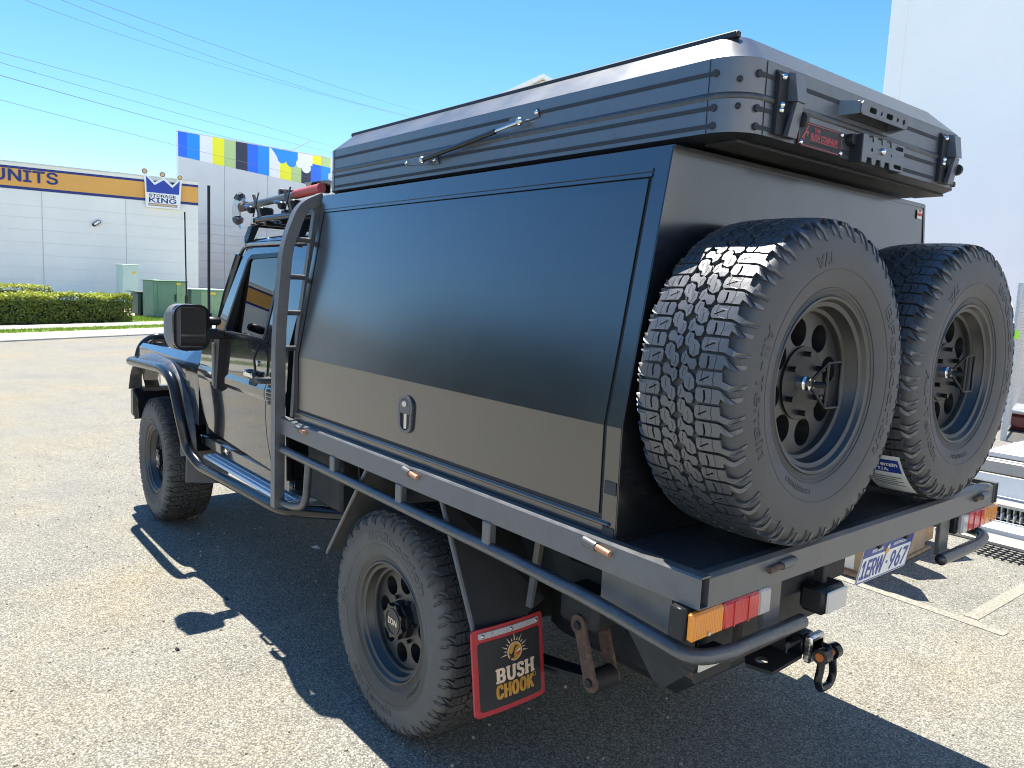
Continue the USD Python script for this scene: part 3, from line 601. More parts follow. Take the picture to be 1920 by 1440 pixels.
# tray
XR, XF, W_, ZT = -1.40, 1.00, .8975, 1.067
P('tray_floor', bx(XR+.04, XF, -.866, .866, 1.035, 1.052), 'checker_plate')
railp = Polygon([(.8665, .989), (.9015, .989), (.9015, 1.062), (.8965, 1.067), (.8665, 1.067)])
railp = railp.difference(sbox(.8695, .992, .8985, 1.062))
endp = railp
rail = prism_yz(railp, XR-.004, XF); P('side_rail', rail, 'tray_paint', smooth=False); P('side_rail', mir(rail), 'tray_paint', smooth=False)
rr = Polygon([(XR, .985), (XR+.045, .985), (XR+.045, 1.058), (XR+.012, 1.064), (XR, 1.056)])
P('rear_rail', prism_xz(rr, -.864, .864), 'tray_paint', smooth=False)
for x0 in (.761, -.151, -1.064):
    q = P('rope_pin', cyl((x0+.035, .905, 1.050), (x0-.012, .905, 1.046), .0125, 12), 'tray_paint', label='welded sleeve with bare copper coloured rod'); part(q, 'rod', cyl((x0-.012, .906, 1.046), (x0-.062, .907, 1.041), .0085, 10), 'copper_pin')
for y0 in (.583, -.72):
    q = P('rope_pin', cyl((XR-.006, y0-.07, 1.036), (XR-.006, y0-.01, 1.034), .013, 12), 'tray_paint'); part(q, 'rod', cyl((XR-.007, y0-.01, 1.034), (XR-.008, y0+.045, 1.031), .0085, 10), 'rust')
for s in (1, -1):
    low = tube(np.array([(.99, .895*s, .918), (-.62, .895*s, .905), (-1.05, .895*s, .895), (-1.385, .885*s, .862), (-1.405, .78*s, .853), (-1.405, .44*s, .853)]), .0195, 14, fillet=.09)
    P('lower_rail', low, 'tube_paint', smooth=True)
    for x0 in (.438, -.086, -.607): P('rail_stub', bx(x0-.02, x0+.02, (.878)*s, (.908)*s, .915, .990, .004), 'tray_paint')
    # headboard hoop and ladder
    post = tube(rounded([(1.0, .903*s, .637), (1.0, .904*s, 1.45), (1.0, .872*s, 1.86), (1.0, .80*s, 2.035), (1.0, .70*s, 2.085)], .12, 7), .0245, square=True, up=(1, 0, 0)); P('headboard_post', post, 'tray_paint', smooth=False)
    inner = tube([(1.0, .823*s, 1.06), (1.0, .802*s, 1.45), (1.0, .722*s, 2.05)], .016, square=True, up=(1, 0, 0)); P('ladder_upright', inner, 'tray_paint', smooth=False)
    for z, ya, yb in ((1.886, .855, .75), (1.715, .878, .778), (1.55, .888, .80), (1.385, .893, .82)): P('ladder_rung', cyl((1.0, ya*s, z), (1.0, yb*s, z), .0125, 12), 'tube_paint')
    foot = tube([(.985, .893*s, .665), (.86, .893*s, .668), (.71, .893*s, .705), (.685, .893*s, .92)], .017, 12, fillet=.07); P('step_loop', foot, 'tube_paint', smooth=True)
P('headboard_bar', bx(.98, 1.02, -.72, .72, 2.055, 2.095, .004), 'tray_paint'); P('headboard_bar', bx(.985, 1.015, -.81, .81, 1.30, 1.34, .004), 'tray_paint')
# under-tray bearers and corner pieces
for x0 in (-1.2, -.75, -.2, .35, .9): P('cross_bearer', bx(x0-.02, x0+.02, -.85, .85, .965, 1.034), 'chassis_black')
for s in (1, -1):
    P('corner_panel', bx(-1.283, -1.045, .838*s, .845*s, .855, .989), 'tray_paint')
    P('chassis_rail', bx(-1.22 if s > 0 else -.92, 3.6, .40*s, .48*s, .68, .82, .008), 'chassis_black'); P('tray_runner', bx(-1.3 if s > 0 else -.95, 1.0, .38*s, .46*s, .83, .96, .006), 'chassis_black')
    # mudguards
    fr = hull([(.205, .60*s, .978), (.205, .872*s, .978), (.532, .60*s, .547), (.532, .872*s, .547), (.217, .60*s, .984), (.217, .872*s, .984), (.544, .60*s, .553), (.544, .872*s, .553)]); P('front_mudguard', fr, 'grey_plastic' if False else 'tray_paint', smooth=False)
    P('front_mudguard_edge', tube([(.20, .872*s, .985), (.535, .872*s, .543)], .007, 6), 'tray_paint')
    rg_ = hull([(-.30, .60*s, .985), (-.30, .862*s, .985), (-.545, .862*s, .535), (-.545, .60*s, .66), (-.312, .60*s, .985), (-.312, .862*s, .985), (-.557, .862*s, .532), (-.557, .60*s, .655)]); P('rear_mudguard', rg_, 'flap_black', smooth=False)
    P('rear_mudguard_edge', tube([(-.303, .866*s, .985), (-.548, .866*s, .530)], .010, 8), 'tray_paint')
    P('mudguard_stay', hull([(-.62, .70*s, .985), (-.645, .70*s, .985), (-.60, .70*s, .66), (-.575, .70*s, .66), (-.62, .675*s, .985), (-.645, .675*s, .985), (-.60, .69*s, .66), (-.575, .69*s, .66)]), 'tray_paint', smooth=False)
    # leaf spring, shackle
    for k, (l0, l1) in enumerate(((-.80, .75), (-.62, .62), (-.45, .45), (-.3, .3))):
        xs_ = np.linspace(l0, l1, 14); zz_ = .365 - k*.014 + .10*np.maximum(0, (np.abs(xs_)/.8))**2*1.0
        pts_ = [(x, .555*s, z) for x, z in zip(xs_, zz_)]; V = []
        lf = trimesh.util.concatenate([hull([(a[0], .52*s, a[2]-.005), (a[0], .59*s, a[2]-.005), (a[0], .52*s, a[2]+.005), (a[0], .59*s, a[2]+.005), (b[0], .52*s, b[2]-.005), (b[0], .59*s, b[2]-.005), (b[0], .52*s, b[2]+.005), (b[0], .59*s, b[2]+.005)]) for a, b in zip(pts_[:-1], pts_[1:])]); P('spring_leaf', lf, 'chassis_black')
    for y0 in (.505, .605):
        sh = unary_union([Point(-.80, .46).buffer(.032), Point(-.735, .63).buffer(.034), Polygon([(-.828, .46), (-.772, .46), (-.712, .63), (-.765, .63)])]); q = P('spring_shackle', prism_xz(sh, y0*s-.005, y0*s+.005), 'rust', smooth=False)
        for xx, zz2 in ((-.80, .46), (-.735, .63)): part(q, 'shackle_bolt', cyl((xx, (y0-.0)*s-.014, zz2), (xx, y0*s+.014, zz2), .014, 8), 'chassis_black')
    P('spring_eye', cyl((-.80, .51*s, .46), (-.80, .60*s, .46), .036, 16), 'chassis_black'); P('shackle_hanger', bx(-.80, -.62, .47*s, .60*s, .61, .73, .02), 'chassis_black')
    P('shock_absorber', cyl((-.12, .38*s, .33), (-.30, .34*s, .86), .03, 12), 'chassis_black')
    # lower rear quarter plate
    qp = Polygon([(-.99, .86), (-1.30, .86), (-1.295, .755), (-1.20, .665), (-1.165, .672)])
    if s > 0: P('rear_quarter_plate', prism_xz(qp, .735*s, .75*s), 'chassis_black', smooth=False)
    if s > 0: P('rear_quarter_plate', bx(-1.30, -1.292, .60*s, .75*s, .72, .86), 'chassis_black')
    # tail lamps
    lamp = P('tail_lamp', bx(-1.385, -1.335, .595*s, .925*s, .908, .988, .006), 'black_plastic')
    part(lamp, 'amber_lens', bx(-1.405, -1.384, .800*s, .920*s, .914, .983, .006), 'lens_amber'); part(lamp, 'red_lens', bx(-1.405, -1.384, .651*s, .798*s, .914, .983, .006), 'lens_red'); part(lamp, 'clear_lens', bx(-1.405, -1.384, .600*s, .649*s, .914, .983, .006), 'lens_clear')
    for yy in (.76, .70): part(lamp, 'reflector_rib', bx(-1.4075, -1.404, (yy-.002)*s, (yy+.002)*s, .917, .98), 'lens_red')
    part(lamp, 'screw', cyl((-1.409, .86*s, .925), (-1.403, .86*s, .925), .005, 8), 'steel')
    P('lamp_bracket', bx(-1.372, -1.355, .50*s, .575*s, .845, .99, .003), 'tray_paint')
P('lamp_stay', bx(-1.335, -1.20, .50, .505, .86, .985), 'galv')
P('rear_axle', cyl((0, -.68, TR), (0, .68, TR), .05, 16), 'chassis_black'); P('differential', ico((0, .12, TR), .15, 2, (1, .9, 1)), 'chassis_black', smooth=True)
P('fuel_tank', bx(-.95, -.25, -.20, .33, .36, .68, .06), 'chassis_black'); P('cross_member', bx(-1.26, -1.18, .06, .50, .73, .86, .01), 'chassis_black'); P('tow_bar', bx(-1.15, -1.05, -.02, .55, .60, .66, .008), 'alu_warm' if False else 'rust')
P('hitch_bracket', prism_xz(Polygon([(-1.16, .545), (-.95, .545), (-.95, .86), (-1.08, .86)]), .055, .067), 'chassis_black'); P('hitch_bracket', prism_xz(Polygon([(-1.16, .545), (-.95, .545), (-.95, .66), (-1.08, .66)]), -.067, -.055), 'chassis_black')
P('safety_plate', place(extr(Polygon([(.04, 0), (.23, -.01), (.25, .07), (.17, .13), (.04, .13)]).difference(affinity.scale(Point(.185, .055).buffer(.02), 1.3, 1)), .012), (-1.20, 0, .562), (0, 1, 0), (1, 0, 0)), 'chassis_black')
rcv = P('hitch_receiver', bx(-1.195, -.93, -.036, .036, .552, .622, .005), 'gloss_black')
P('transmission', bx(1.2, 2.2, -.22, .22, .45, .8, .08), 'chassis_black'); P('transfer_case', bx(.5, 1.2, -.18, .30, .42, .70, .08), 'chassis_black'); P('tail_shaft', cyl((0, .12, TR), (.8, .12, .55), .035, 12), 'chassis_black')
P('muffler', cyl((.25, -.45, .62), (.9, -.45, .62), .09, 20), 'chassis_black'); P('battery_box', bx(.60, .95, .42, .78, .68, .96, .015), 'chassis_black')
# black wheel-house underside and bracketry seen under the tray
for i, (a, b, r) in enumerate((((-1.15, .30, .80), (-.70, .36, .74), .016), ((-.95, .62, .93), (-.60, .52, .80), .010), ((.55, .72, .92), (.62, .66, .72), .007), ((.50, .68, .90), (.58, .60, .66), .006))): P('hose', tube([a, ((a[0]+b[0])/2, (a[1]+b[1])/2, (a[2]+b[2])/2-.04), b], r, 8, fillet=.1), 'black_plastic')
# mud flap with print (bent rubber sheet)
FO, FX, FY = np.array([-.585, .898, .632]), np.array([-.0, -1.0, 0.0]), np.array([.12, .0, 1.0])
FO = np.array([-.592, .898, .327]); FX = np.array([.03, -1, 0.]); FX /= np.linalg.norm(FX); FY = np.array([.10, .035, 1.0]); FY /= np.linalg.norm(FY); FN = np.cross(FX, FY)
FWd, FH = .298, .290
def flap(m, d=0.0):
    m = m.copy(); v = np.asarray(m.vertices); bend = .010*((v[:, 0]/FWd-.6)*2)**2
    m.vertices = FO + v[:, :1]*FX + v[:, 1:2]*FY + (v[:, 2:3]+d-bend[:, None])*(-FN if FN[0] > 0 else FN); m.fix_normals(); return m
def dense(poly, h, s=.02):
    gs = getattr(poly, 'geoms', [poly]); ms = []
    for gq in gs:
        x0, y0, x1, y1 = gq.bounds
        for i in range(int(math.floor(x0/s)), int(math.ceil(x1/s))):
            c_ = gq.intersection(sbox(i*s, y0-1, (i+1)*s, y1+1))
            for q in getattr(c_, 'geoms', [c_]):
                if q.geom_type == 'Polygon' and q.area > 1e-8: ms.append(trimesh.creation.extrude_polygon(q, h, engine='earcut'))
    return trimesh.util.concatenate(ms)
fl = P('mud_flap', flap(dense(affinity.translate(rpoly(FWd, FH, .014), FWd/2, FH/2), .008)), 'red_flap', label='red edged black rubber flap printed with a bird and sun', smooth=False)
part(fl, 'flap_panel', flap(dense(affinity.translate(rpoly(FWd-.038, FH-.062, .010), FWd/2, FH/2-.014), .0015), .0082), 'flap_black', smooth=False)
part(fl, 'clamp_strip', flap(dense(affinity.translate(rpoly(FWd-.045, .020, .004), FWd/2, FH-.022), .004), .0085), 'galv', smooth=False)
for xx in (.035, FWd/2, FWd-.035): part(fl, 'rivet', flap(trimesh.creation.icosphere(1, .0065).apply_translation([xx, FH-.022, .002]), .0118), 'steel')
def ftext(s, h, w, x, y): m = text(s, h, w, .001, True); m = m.subdivide(); m.apply_translation([x, y, 0]); return flap(m, .0102)
def heavy(s, h, w, x, y, dx, serifs=()):
    ms_ = [text(s, h, w-dx, .001, True).apply_translation([x+k*dx/2, y, .00012*k]) for k in range(3)]
    ms_ += [extr(sbox(x+a, y+b, x+c, y+d), .001).apply_translation([0, 0, .0006]) for a, b, c, d in serifs]
    m = trimesh.util.concatenate(ms_).subdivide(); return flap(m, .0102)
xq = .085
for ch, w_, sf in (('B', .036, [(-.004, 0, .012, .006), (-.004, .041, .012, .047)]), ('U', .036, [(-.004, .041, .014, .047), (.024, .041, .040, .047)]), ('S', .033, []), ('H', .038, [(-.004, 0, .014, .006), (-.004, .041, .014, .047), (.024, 0, .042, .006), (.024, .041, .042, .047)])):
    part(fl, 'letter', heavy(ch, .047, w_, xq, .098, .005, sf), 'print_cream', smooth=False); xq += w_ + .0055
xq = .080
for ch, w_ in (('C', .030), ('H', .030), ('O', .032), ('O', .032), ('K', .032)): part(fl, 'letter', heavy(ch, .045, w_, xq, .045, .006), 'print_gold', smooth=False); xq += w_ + .0018
part(fl, 'lettering', flap(dense(Point(.247, .086).buffer(.0075).difference(Point(.247, .086).buffer(.0055)), .001), .0102), 'print_gold', smooth=False)
cxy = (.163, .188)
part(fl, 'sun_ring', flap(dense(Point(*cxy).buffer(.031).difference(Point(*cxy).buffer(.0285)), .001), .0102), 'print_cream', smooth=False); part(fl, 'sun_disc', flap(dense(Point(*cxy).buffer(.0285), .001), .0101), 'print_gold', smooth=False)
bird = unary_union([LineString([(.143, .166), (.150, .178), (.159, .190), (.163, .200), (.169, .205), (.173, .203)]).buffer(.0028), Polygon([(.136, .187), (.144, .172), (.158, .166), (.160, .184), (.150, .180)])])
part(fl, 'bird', flap(dense(bird, .0008), .0113), 'print_dark', smooth=False); part(fl, 'red_badge', flap(dense(Polygon([(.170, .172), (.187, .178), (.187, .187), (.170, .182)]), .0008), .0113), 'print_red', smooth=False)
part(fl, 'white_badge', flap(dense(Polygon([(.170, .1825), (.187, .1875), (.186, .193), (.172, .188)]), .0008), .0113), 'print_white', smooth=False)
for k in range(13):
    a = PI*(-.04 + 1.08*k/12); l = .060 if k % 2 == 0 else .048
    ry = Polygon([(cxy[0]+.0365*math.cos(a-.06), cxy[1]+.0365*math.sin(a-.06)), (cxy[0]+l*math.cos(a), cxy[1]+l*math.sin(a)), (cxy[0]+.0365*math.cos(a+.06), cxy[1]+.0365*math.sin(a+.06))]); part(fl, 'sun_ray', flap(extr(ry, .001), .0102), 'print_cream', smooth=False)
P('mud_flap', flap(dense(affinity.translate(rpoly(FWd, FH, .014), FWd/2, FH/2), .008)).apply_translation([0, -1.55, 0]), 'red_flap', smooth=False, label='right mud flap in shadow')
# number plate
PO = np.array([-1.318, -.018, .822]); PX = np.array([0, -1, 0.]); PY = np.array([-.16, -.02, 1.0]); PY /= np.linalg.norm(PY); PN = np.array([-1, 0, -.16])
def npl(m, d): m = m.copy(); m.apply_translation([0, 0, d]); m.apply_scale([.94, .94, 1]); return place(m, PO, PX, PY, PN/np.linalg.norm(PN))
pl = P('number_plate', npl(extr(affinity.translate(rpoly(.372, .134, .008), .186, .067), .002), 0), 'plate_white', smooth=False, label='white and blue number plate hanging under the rear rail')
part(pl, 'plate_band', npl(extr(sbox(.002, .098, .370, .132), .0008), .002), 'plate_blue', smooth=False); part(pl, 'plate_border', npl(extr(rpoly(.366, .128, .008).difference(rpoly(.360, .122, .006)), .0008).apply_translation([.186, .067, 0]), .0022), 'plate_blue', smooth=False)
part(pl, 'lettering', npl(text('1ERW', .066, .160, .0012, True).apply_translation([.018, .018, 0]), .002), 'plate_blue', smooth=False); part(pl, 'lettering', npl(text('967', .066, .125, .0012, True).apply_translation([.225, .018, 0]), .002), 'plate_blue', smooth=False); part(pl, 'plate_dot', npl(extr(Point(.200, .050).buffer(.006), .001), .002), 'plate_blue')
part(pl, 'lettering', npl(text('WESTERN', .012, .078, .0006).apply_translation([.06, .110, 0]), .0029), 'print_white', smooth=False); part(pl, 'lettering', npl(text('AUSTRALIA', .012, .098, .0006).apply_translation([.215, .110, 0]), .0029), 'print_white', smooth=False)
em = unary_union([affinity.scale(Point(.178, .103).buffer(.014), .9, 1.2)]); part(pl, 'emblem', npl(extr(em, .001), .0029), 'plate_gold'); part(pl, 'emblem', npl(extr(Polygon([(.170, .112), (.178, .126), (.188, .114), (.184, .104)]), .001), .004), 'print_white')
part(pl, 'plate_bracket', bx(-1.312, -1.30, -.36, -.03, .93, .99, .002), 'chassis_black'); 
for yy in (.085, .285): part(pl, 'plate_lamp', npl(bx(yy-.010, yy+.010, .126, .146, .002, .016, .004), 0), 'black_plastic')
# work lamp and reversing lamp
wl = P('work_lamp', bx(-1.395, -1.315, .185, .310, .825, .905, .012), 'black_plastic', label='square work lamp under the rear rail'); part(wl, 'lamp_glass', bx(-1.402, -1.394, .193, .302, .833, .897, .004), 'lamp_glass'); part(wl, 'lamp_bracket', bx(-1.36, -1.33, .235, .262, .90, .985, .003), 'chassis_black')
rl = P('reversing_lamp', bx(-1.36, -1.31, .70, .835, .795, .832, .006), 'black_plastic'); part(rl, 'lamp_glass', bx(-1.366, -1.359, .706, .829, .800, .827, .003), 'lamp_glass')
P('trailer_socket', cyl((-1.10, .20, .70), (-1.05, .20, .70), .026, 16), 'black_plastic')
P('rear_box_plate', bx(-1.31, -1.296, .04, .48, .87, .985), 'chassis_black'); P('side_under_box', bx(-1.31, -1.10, -.56, -.44, .945, .985, .01), 'black_plastic')

# ---------------------------------------------------------------- cab
ZS, YS = [0, .60, .75, 1.095, 1.115, 1.150, 1.175, 1.385, 1.60, 1.80, 1.87], [.80, .815, .838, .845, .852, .852, .842, .832, .776, .722, .70]
def ysurf(z): return np.interp(z, ZS, YS)
def skin(poly, off=0., thick=.018, s=1, xs=.12):      # polygon in (x, z) laid on the cab's side
    ms = []; zc_ = sorted(set([z for z in ZS] + list(np.arange(.4, 2.0, .07))))
    for z0, z1 in zip(zc_[:-1], zc_[1:]):
        c_ = poly.intersection(sbox(-1, z0, 5, z1))
        for q in getattr(c_, 'geoms', [c_]):
            if q.geom_type == 'Polygon' and q.area > 1e-7: ms.append(trimesh.creation.extrude_polygon(q, 1.0, engine='earcut'))
    m = trimesh.util.concatenate(ms); v = np.asarray(m.vertices)
    m.vertices = np.stack([v[:, 0], s*(ysurf(v[:, 1]) + off - thick + thick*v[:, 2]), v[:, 1]], 1)
    if s > 0: m.invert()
    m.merge_vertices(); return m
DOOR = Polygon([(1.302, 1.40), (1.302, 1.00), (1.29, .92), (1.225, .755), (2.08, .800), (2.17, .815), (2.275, .90), (2.335, 1.06), (2.335, 1.12), (2.30, 1.25), (2.29, 1.392)])
WIN = Polygon([(1.36, 1.392), (1.915, 1.392), (1.93, 1.42), (1.860, 1.795), (1.83, 1.818), (1.42, 1.828), (1.385, 1.80)])
FRAME = Polygon([(1.302, 1.392), (2.06, 1.392), (2.075, 1.42), (1.955, 1.84), (1.92, 1.868), (1.36, 1.868), (1.335, 1.84)]).difference(WIN.buffer(.012))
REARP = Polygon([(1.05, .74), (1.215, .755), (1.282, .92), (1.294, 1.00), (1.294, 1.392), (1.327, 1.84), (1.35, 1.868), (1.05, 1.868)])
for s in (1, -1):
    dr = P('door', skin(DOOR, 0, .03, s), 'cab_paint', smooth=25)
    part(dr, 'window_frame', skin(FRAME, .0, .02, s), 'cab_paint', smooth=25); part(dr, 'window_seal', skin(WIN.buffer(.012).difference(WIN.buffer(-.012)), .004, .016, s), 'black_plastic', smooth=25)
    gl = extr(WIN.buffer(-.004), .004); gv = np.asarray(gl.vertices); gl.vertices = np.stack([gv[:, 0], s*(.782 + (gv[:, 1]-1.392)*(.708-.782)/(1.828-1.392) + gv[:, 2]), gv[:, 1]], 1); gl.fix_normals(); part(dr, 'window_glass', gl, 'window_glass', smooth=False)
    part(dr, 'window_reveal', skin(WIN.buffer(.004).difference(WIN.buffer(-.004)), -.002, .05, s), 'black_plastic', smooth=25); part(dr, 'waist_strip', skin(sbox(1.31, 1.377, 2.04, 1.396), .008, .01, s), 'gloss_black')
    hy = ysurf(1.2)
    hd = part(dr, 'door_handle', bx(1.405, 1.515, (hy+.022)*s, (hy+.038)*s, 1.195, 1.228, .008), 'chrome'); part(dr, 'handle_mount', bx(1.395, 1.41, (hy-.005)*s, (hy+.03)*s, 1.195, 1.232, .004), 'chrome'); part(dr, 'handle_mount', bx(1.51, 1.53, (hy-.005)*s, (hy+.03)*s, 1.195, 1.232, .004), 'chrome')
    part(dr, 'handle_recess', skin(affinity.translate(rpoly(.11, .062, .02), 1.46, 1.185), .0025, .003, s), 'print_dark'); part(dr, 'door_lock', cyl((1.415, (ysurf(1.27)-.005)*s, 1.272), (1.415, (ysurf(1.27)+.008)*s, 1.272), .014, 14), 'steel')
    P('cab_rear_panel', skin(REARP, 0, .03, s), 'cab_paint', smooth=25)
    for k in range(5): P('air_vent', skin(sbox(1.19, 1.085+k*.021, 1.265, 1.098+k*.021), .004, .006, s), 'print_dark')
    P('sill', bx(1.05, 2.45, .70*s, .815*s, .66, .752, .02), 'cab_paint')
    P('roof_gutter', tube([(2.10, .735*s, 1.70), (2.045, .715*s, 1.80), (1.975, .705*s, 1.872), (1.9, .705*s, 1.888), (1.06, .705*s, 1.892)], .012, 8, fillet=.05), 'cab_paint')
    # front guard: box-top wing narrowing to the door behind the wheel
    gp = Polygon([(2.335, 1.385), (2.335, .80), (2.62, .80), (2.70, .95), (2.86, 1.03), (3.18, 1.07), (3.50, 1.03), (3.62, .92), (3.66, .86), (3.70, .90), (3.72, 1.12), (3.66, 1.20), (2.60, 1.225), (2.335, 1.385)])
    def wing(poly, s=s):
        ms = []
        xs_ = [2.335, 2.40, 2.47, 2.53, 2.60, 2.8, 3.0, 3.2, 3.4, 3.6, 3.66, 3.72]; zs_ = [.75, 1.10, 1.14, 1.175, 1.20, 1.235, 1.28, 1.4]
        for xa, xb in zip(xs_[:-1], xs_[1:]):
            for za, zb in zip(zs_[:-1], zs_[1:]):
                c_ = poly.intersection(sbox(xa, za, xb, zb))
                for q in getattr(c_, 'geoms', [c_]):
                    if q.geom_type == 'Polygon' and q.area > 1e-7: ms.append(trimesh.creation.extrude_polygon(q, 1.0, engine='earcut'))
        m = trimesh.util.concatenate(ms); v = np.asarray(m.vertices); x, z = v[:, 0], v[:, 1]
        w = np.clip((x-2.335)/.20, 0, 1); top = np.clip((z-1.175)/.06, 0, 1)
        yo = .845 - .012*(1-w)*0 + .020*w*(z > 1.0)*np.clip((z-1.0)/.1, 0, 1) - top*.055; yo = np.where(z > 1.235, np.minimum(yo, .79-(z-1.235)*.35), yo); yo = yo*np.where(x > 3.6, 1-(x-3.6)*.6, 1)
        m.vertices = np.stack([x, s*(yo - .10*(1-v[:, 2])*(v[:, 2] < .5)), z], 1)
        if s > 0: m.invert()
        m.merge_vertices(); return m
    gd = P('front_guard', wing(gp), 'cab_paint', smooth=28)
    tp = []
    for y0 in (.62, .80, ): tp.append(y0)
    part(gd, 'guard_top', hull([(2.55, .60*s, 1.235), (3.66, .60*s, 1.20), (2.58, .792*s, 1.224), (3.65, .775*s, 1.198), (2.55, .60*s, 1.19), (3.66, .60*s, 1.16), (2.58, .79*s, 1.19), (3.65, .77*s, 1.16)]), 'cab_paint')
    part(gd, 'cowl_side', hull([(2.25, .60*s, 1.33), (2.25, .80*s, 1.30), (2.60, .79*s, 1.226), (2.60, .60*s, 1.24), (2.25, .60*s, 1.2), (2.25, .80*s, 1.2), (2.60, .79*s, 1.19), (2.60, .60*s, 1.19)]), 'cab_paint')
    # wheel arch flare
    fa = [(2.43, .60), (2.455, .74), (2.52, .90), (2.63, 1.02), (2.79, 1.095), (3.18, 1.115), (3.50, 1.08), (3.64, .99), (3.70, .86)]
    fpath = rounded([(x, 0, z) for x, z in fa], .12, 5); V = []; F = []
    sec = [(.842, .055), (.880, .050), (.915, .018), (.922, -.008), (.900, -.012), (.84, .0)]
    T_ = np.gradient(fpath, axis=0); T_ /= np.linalg.norm(T_, axis=1, keepdims=True)
    for p_, t_ in zip(fpath, T_):
        nrm = np.array([-t_[2], 0, t_[0]]); 
        for yy, o in sec: V.append([p_[0]+nrm[0]*o, s*yy, p_[2]+nrm[2]*o])
    n_ = len(sec)
    for i in range(len(fpath)-1):
        for j in range(n_):
            a, b = i*n_+j, i*n_+(j+1) % n_; F += [[a, b, b+n_], [a, b+n_, a+n_]]
    m = trimesh.Trimesh(V, F, process=False); m.fix_normals(); P('arch_flare', m, 'tube_paint', smooth=35)
    ind = P('side_indicator', bx(2.80, 2.865, .855*s, .893*s, 1.095, 1.135, .008), 'lens_amber')
    # inner arch liner and mud flap
    P('arch_liner', hull([(2.45, .60*s, .62), (2.45, .84*s, .62), (2.62, .60*s, 1.0), (2.62, .84*s, 1.0), (2.43, .60*s, .62), (2.43, .84*s, .62), (2.60, .60*s, 1.0), (2.60, .84*s, 1.0)]), 'black_plastic')
    P('front_mud_flap', hull([(2.50, .60*s, .70), (2.50, .87*s, .70), (2.485, .88*s, .42), (2.485, .62*s, .38), (2.492, .60*s, .70), (2.492, .87*s, .70), (2.477, .88*s, .42), (2.477, .62*s, .38)]), 'grey_plastic')
    P('inner_guard', bx(2.45, 3.7, .50*s, .56*s, .55, 1.15), 'chassis_black')
    # brush bar to side step
    bar = tube([(3.66, .62*s, 1.06), (3.50, .965*s, 1.085), (2.62, .975*s, 1.122), (2.43, .97*s, 1.085), (2.31, .955*s, .84), (2.285, .925*s, .665), (2.14, .895*s, .590), (1.05, .860*s, .600), (.60, .66*s, .66)], .031, 16, fillet=.10); P('brush_bar', bar, 'gloss_black', smooth=True)
    st_ = P('side_step', bx(1.02, 2.20, .62*s, .862*s, .628, .648, .004), 'alu_step')
    for k in range(6): part(st_, 'tread_rib', bx(1.03, 2.19, (.632+k*.037)*s, (.656+k*.037)*s, .6475, .6525, .002), 'alu_step')
    P('step_bracket', bx(1.25, 1.31, .48*s, .70*s, .60, .70), 'chassis_black'); P('step_bracket', bx(2.05, 2.11, .48*s, .70*s, .60, .70), 'chassis_black')
    # mirror
    mh = hull([p for p in np.vstack([np.array(affinity.scale(rpoly(.185, .245, .06), 1, 1).exterior.coords)[:, :2]*k + 0 for k in (1.0,)])@np.array([[0, 1, 0], [0, 0, 1.]])*1.0 + np.array([1.855, 0, 0])] + [p for p in np.array(rpoly(.185, .245, .06).exterior.coords)@np.array([[0, 1, 0], [0, 0, 1.]]) + np.array([1.93, 0.016, 0])] + [p for p in np.array(rpoly(.14, .20, .06).exterior.coords)@np.array([[0, 1, 0], [0, 0, 1.]]) + np.array([2.0, .028, 0])] + [p for p in np.array(rpoly(.07, .12, .03).exterior.coords)@np.array([[0, 1, 0], [0, 0, 1.]]) + np.array([2.035, .03, 0])])
    mv = np.asarray(mh.vertices); mh.vertices = np.stack([mv[:, 0], s*(mv[:, 1]+1.035), mv[:, 2]+1.425], 1); mh.fix_normals()
    mm = P('side_mirror', mh, 'grey_plastic', smooth=40, label='door mirror on an extended arm')
    def mplate(poly, x, h): m = extr(poly, h); v = np.asarray(m.vertices); m.vertices = np.stack([x - v[:, 2], s*(1.035+v[:, 0]), 1.425+v[:, 1]], 1); m.fix_normals(); return m
    part(mm, 'mirror_bezel', mplate(rpoly(.186, .246, .058).difference(affinity.translate(rpoly(.158, .215, .03), 0, .002)), 1.868, .036), 'gloss_black'); part(mm, 'mirror_back', mplate(rpoly(.180, .24, .04), 1.8720, .004), 'print_dark')
    for pq_, kk in ((affinity.translate(rpoly(.148, .140, .022), 0, .033), .20), (affinity.translate(rpoly(.148, .050, .016), 0, -.072), .20)):
        mg = mplate(pq_, 1.852, .003); gv = np.asarray(mg.vertices).copy(); gv[:, 0] += kk*(np.abs(gv[:, 1])-1.035) - .004; mg.vertices = gv; part(mm, 'mirror_glass', mg, 'mirror_glass')
    part(mm, 'mirror_arm', bx(1.87, 1.955, .845*s, .955*s, 1.36, 1.415, .01), 'black_plastic'); part(mm, 'mirror_arm', bx(1.885, 1.96, .86*s, .95*s, 1.435, 1.48, .012), 'black_plastic')
    part(mm, 'mirror_mount', hull([(1.90, .83*s, 1.37), (1.99, .83*s, 1.37), (1.99, .868*s, 1.37), (1.90, .868*s, 1.37), (1.93, .845*s, 1.06), (1.985, .845*s, 1.06), (1.985, .875*s, 1.075), (1.93, .875*s, 1.075)]), 'black_plastic'); part(mm, 'mount_cover', hull([(1.965, .845*s, 1.33), (2.0, .845*s, 1.33), (2.0, .878*s, 1.33), (1.97, .878*s, 1.33), (1.965, .845*s, 1.08), (2.0, .845*s, 1.08), (1.998, .878*s, 1.09), (1.97, .878*s, 1.09)]), 'grey_plastic')
    P('a_pillar', tube([(2.13, .80*s, 1.37), (2.085, .765*s, 1.60), (2.02, .715*s, 1.83)], .022, 8), 'cab_paint')
    P('head_lamp', bx(3.66, 3.72, .50*s, .73*s, .98, 1.13, .02), 'lamp_glass'); P('front_indicator', bx(3.60, 3.70, .735*s, .80*s, .98, 1.14, .015), 'lens_clear')
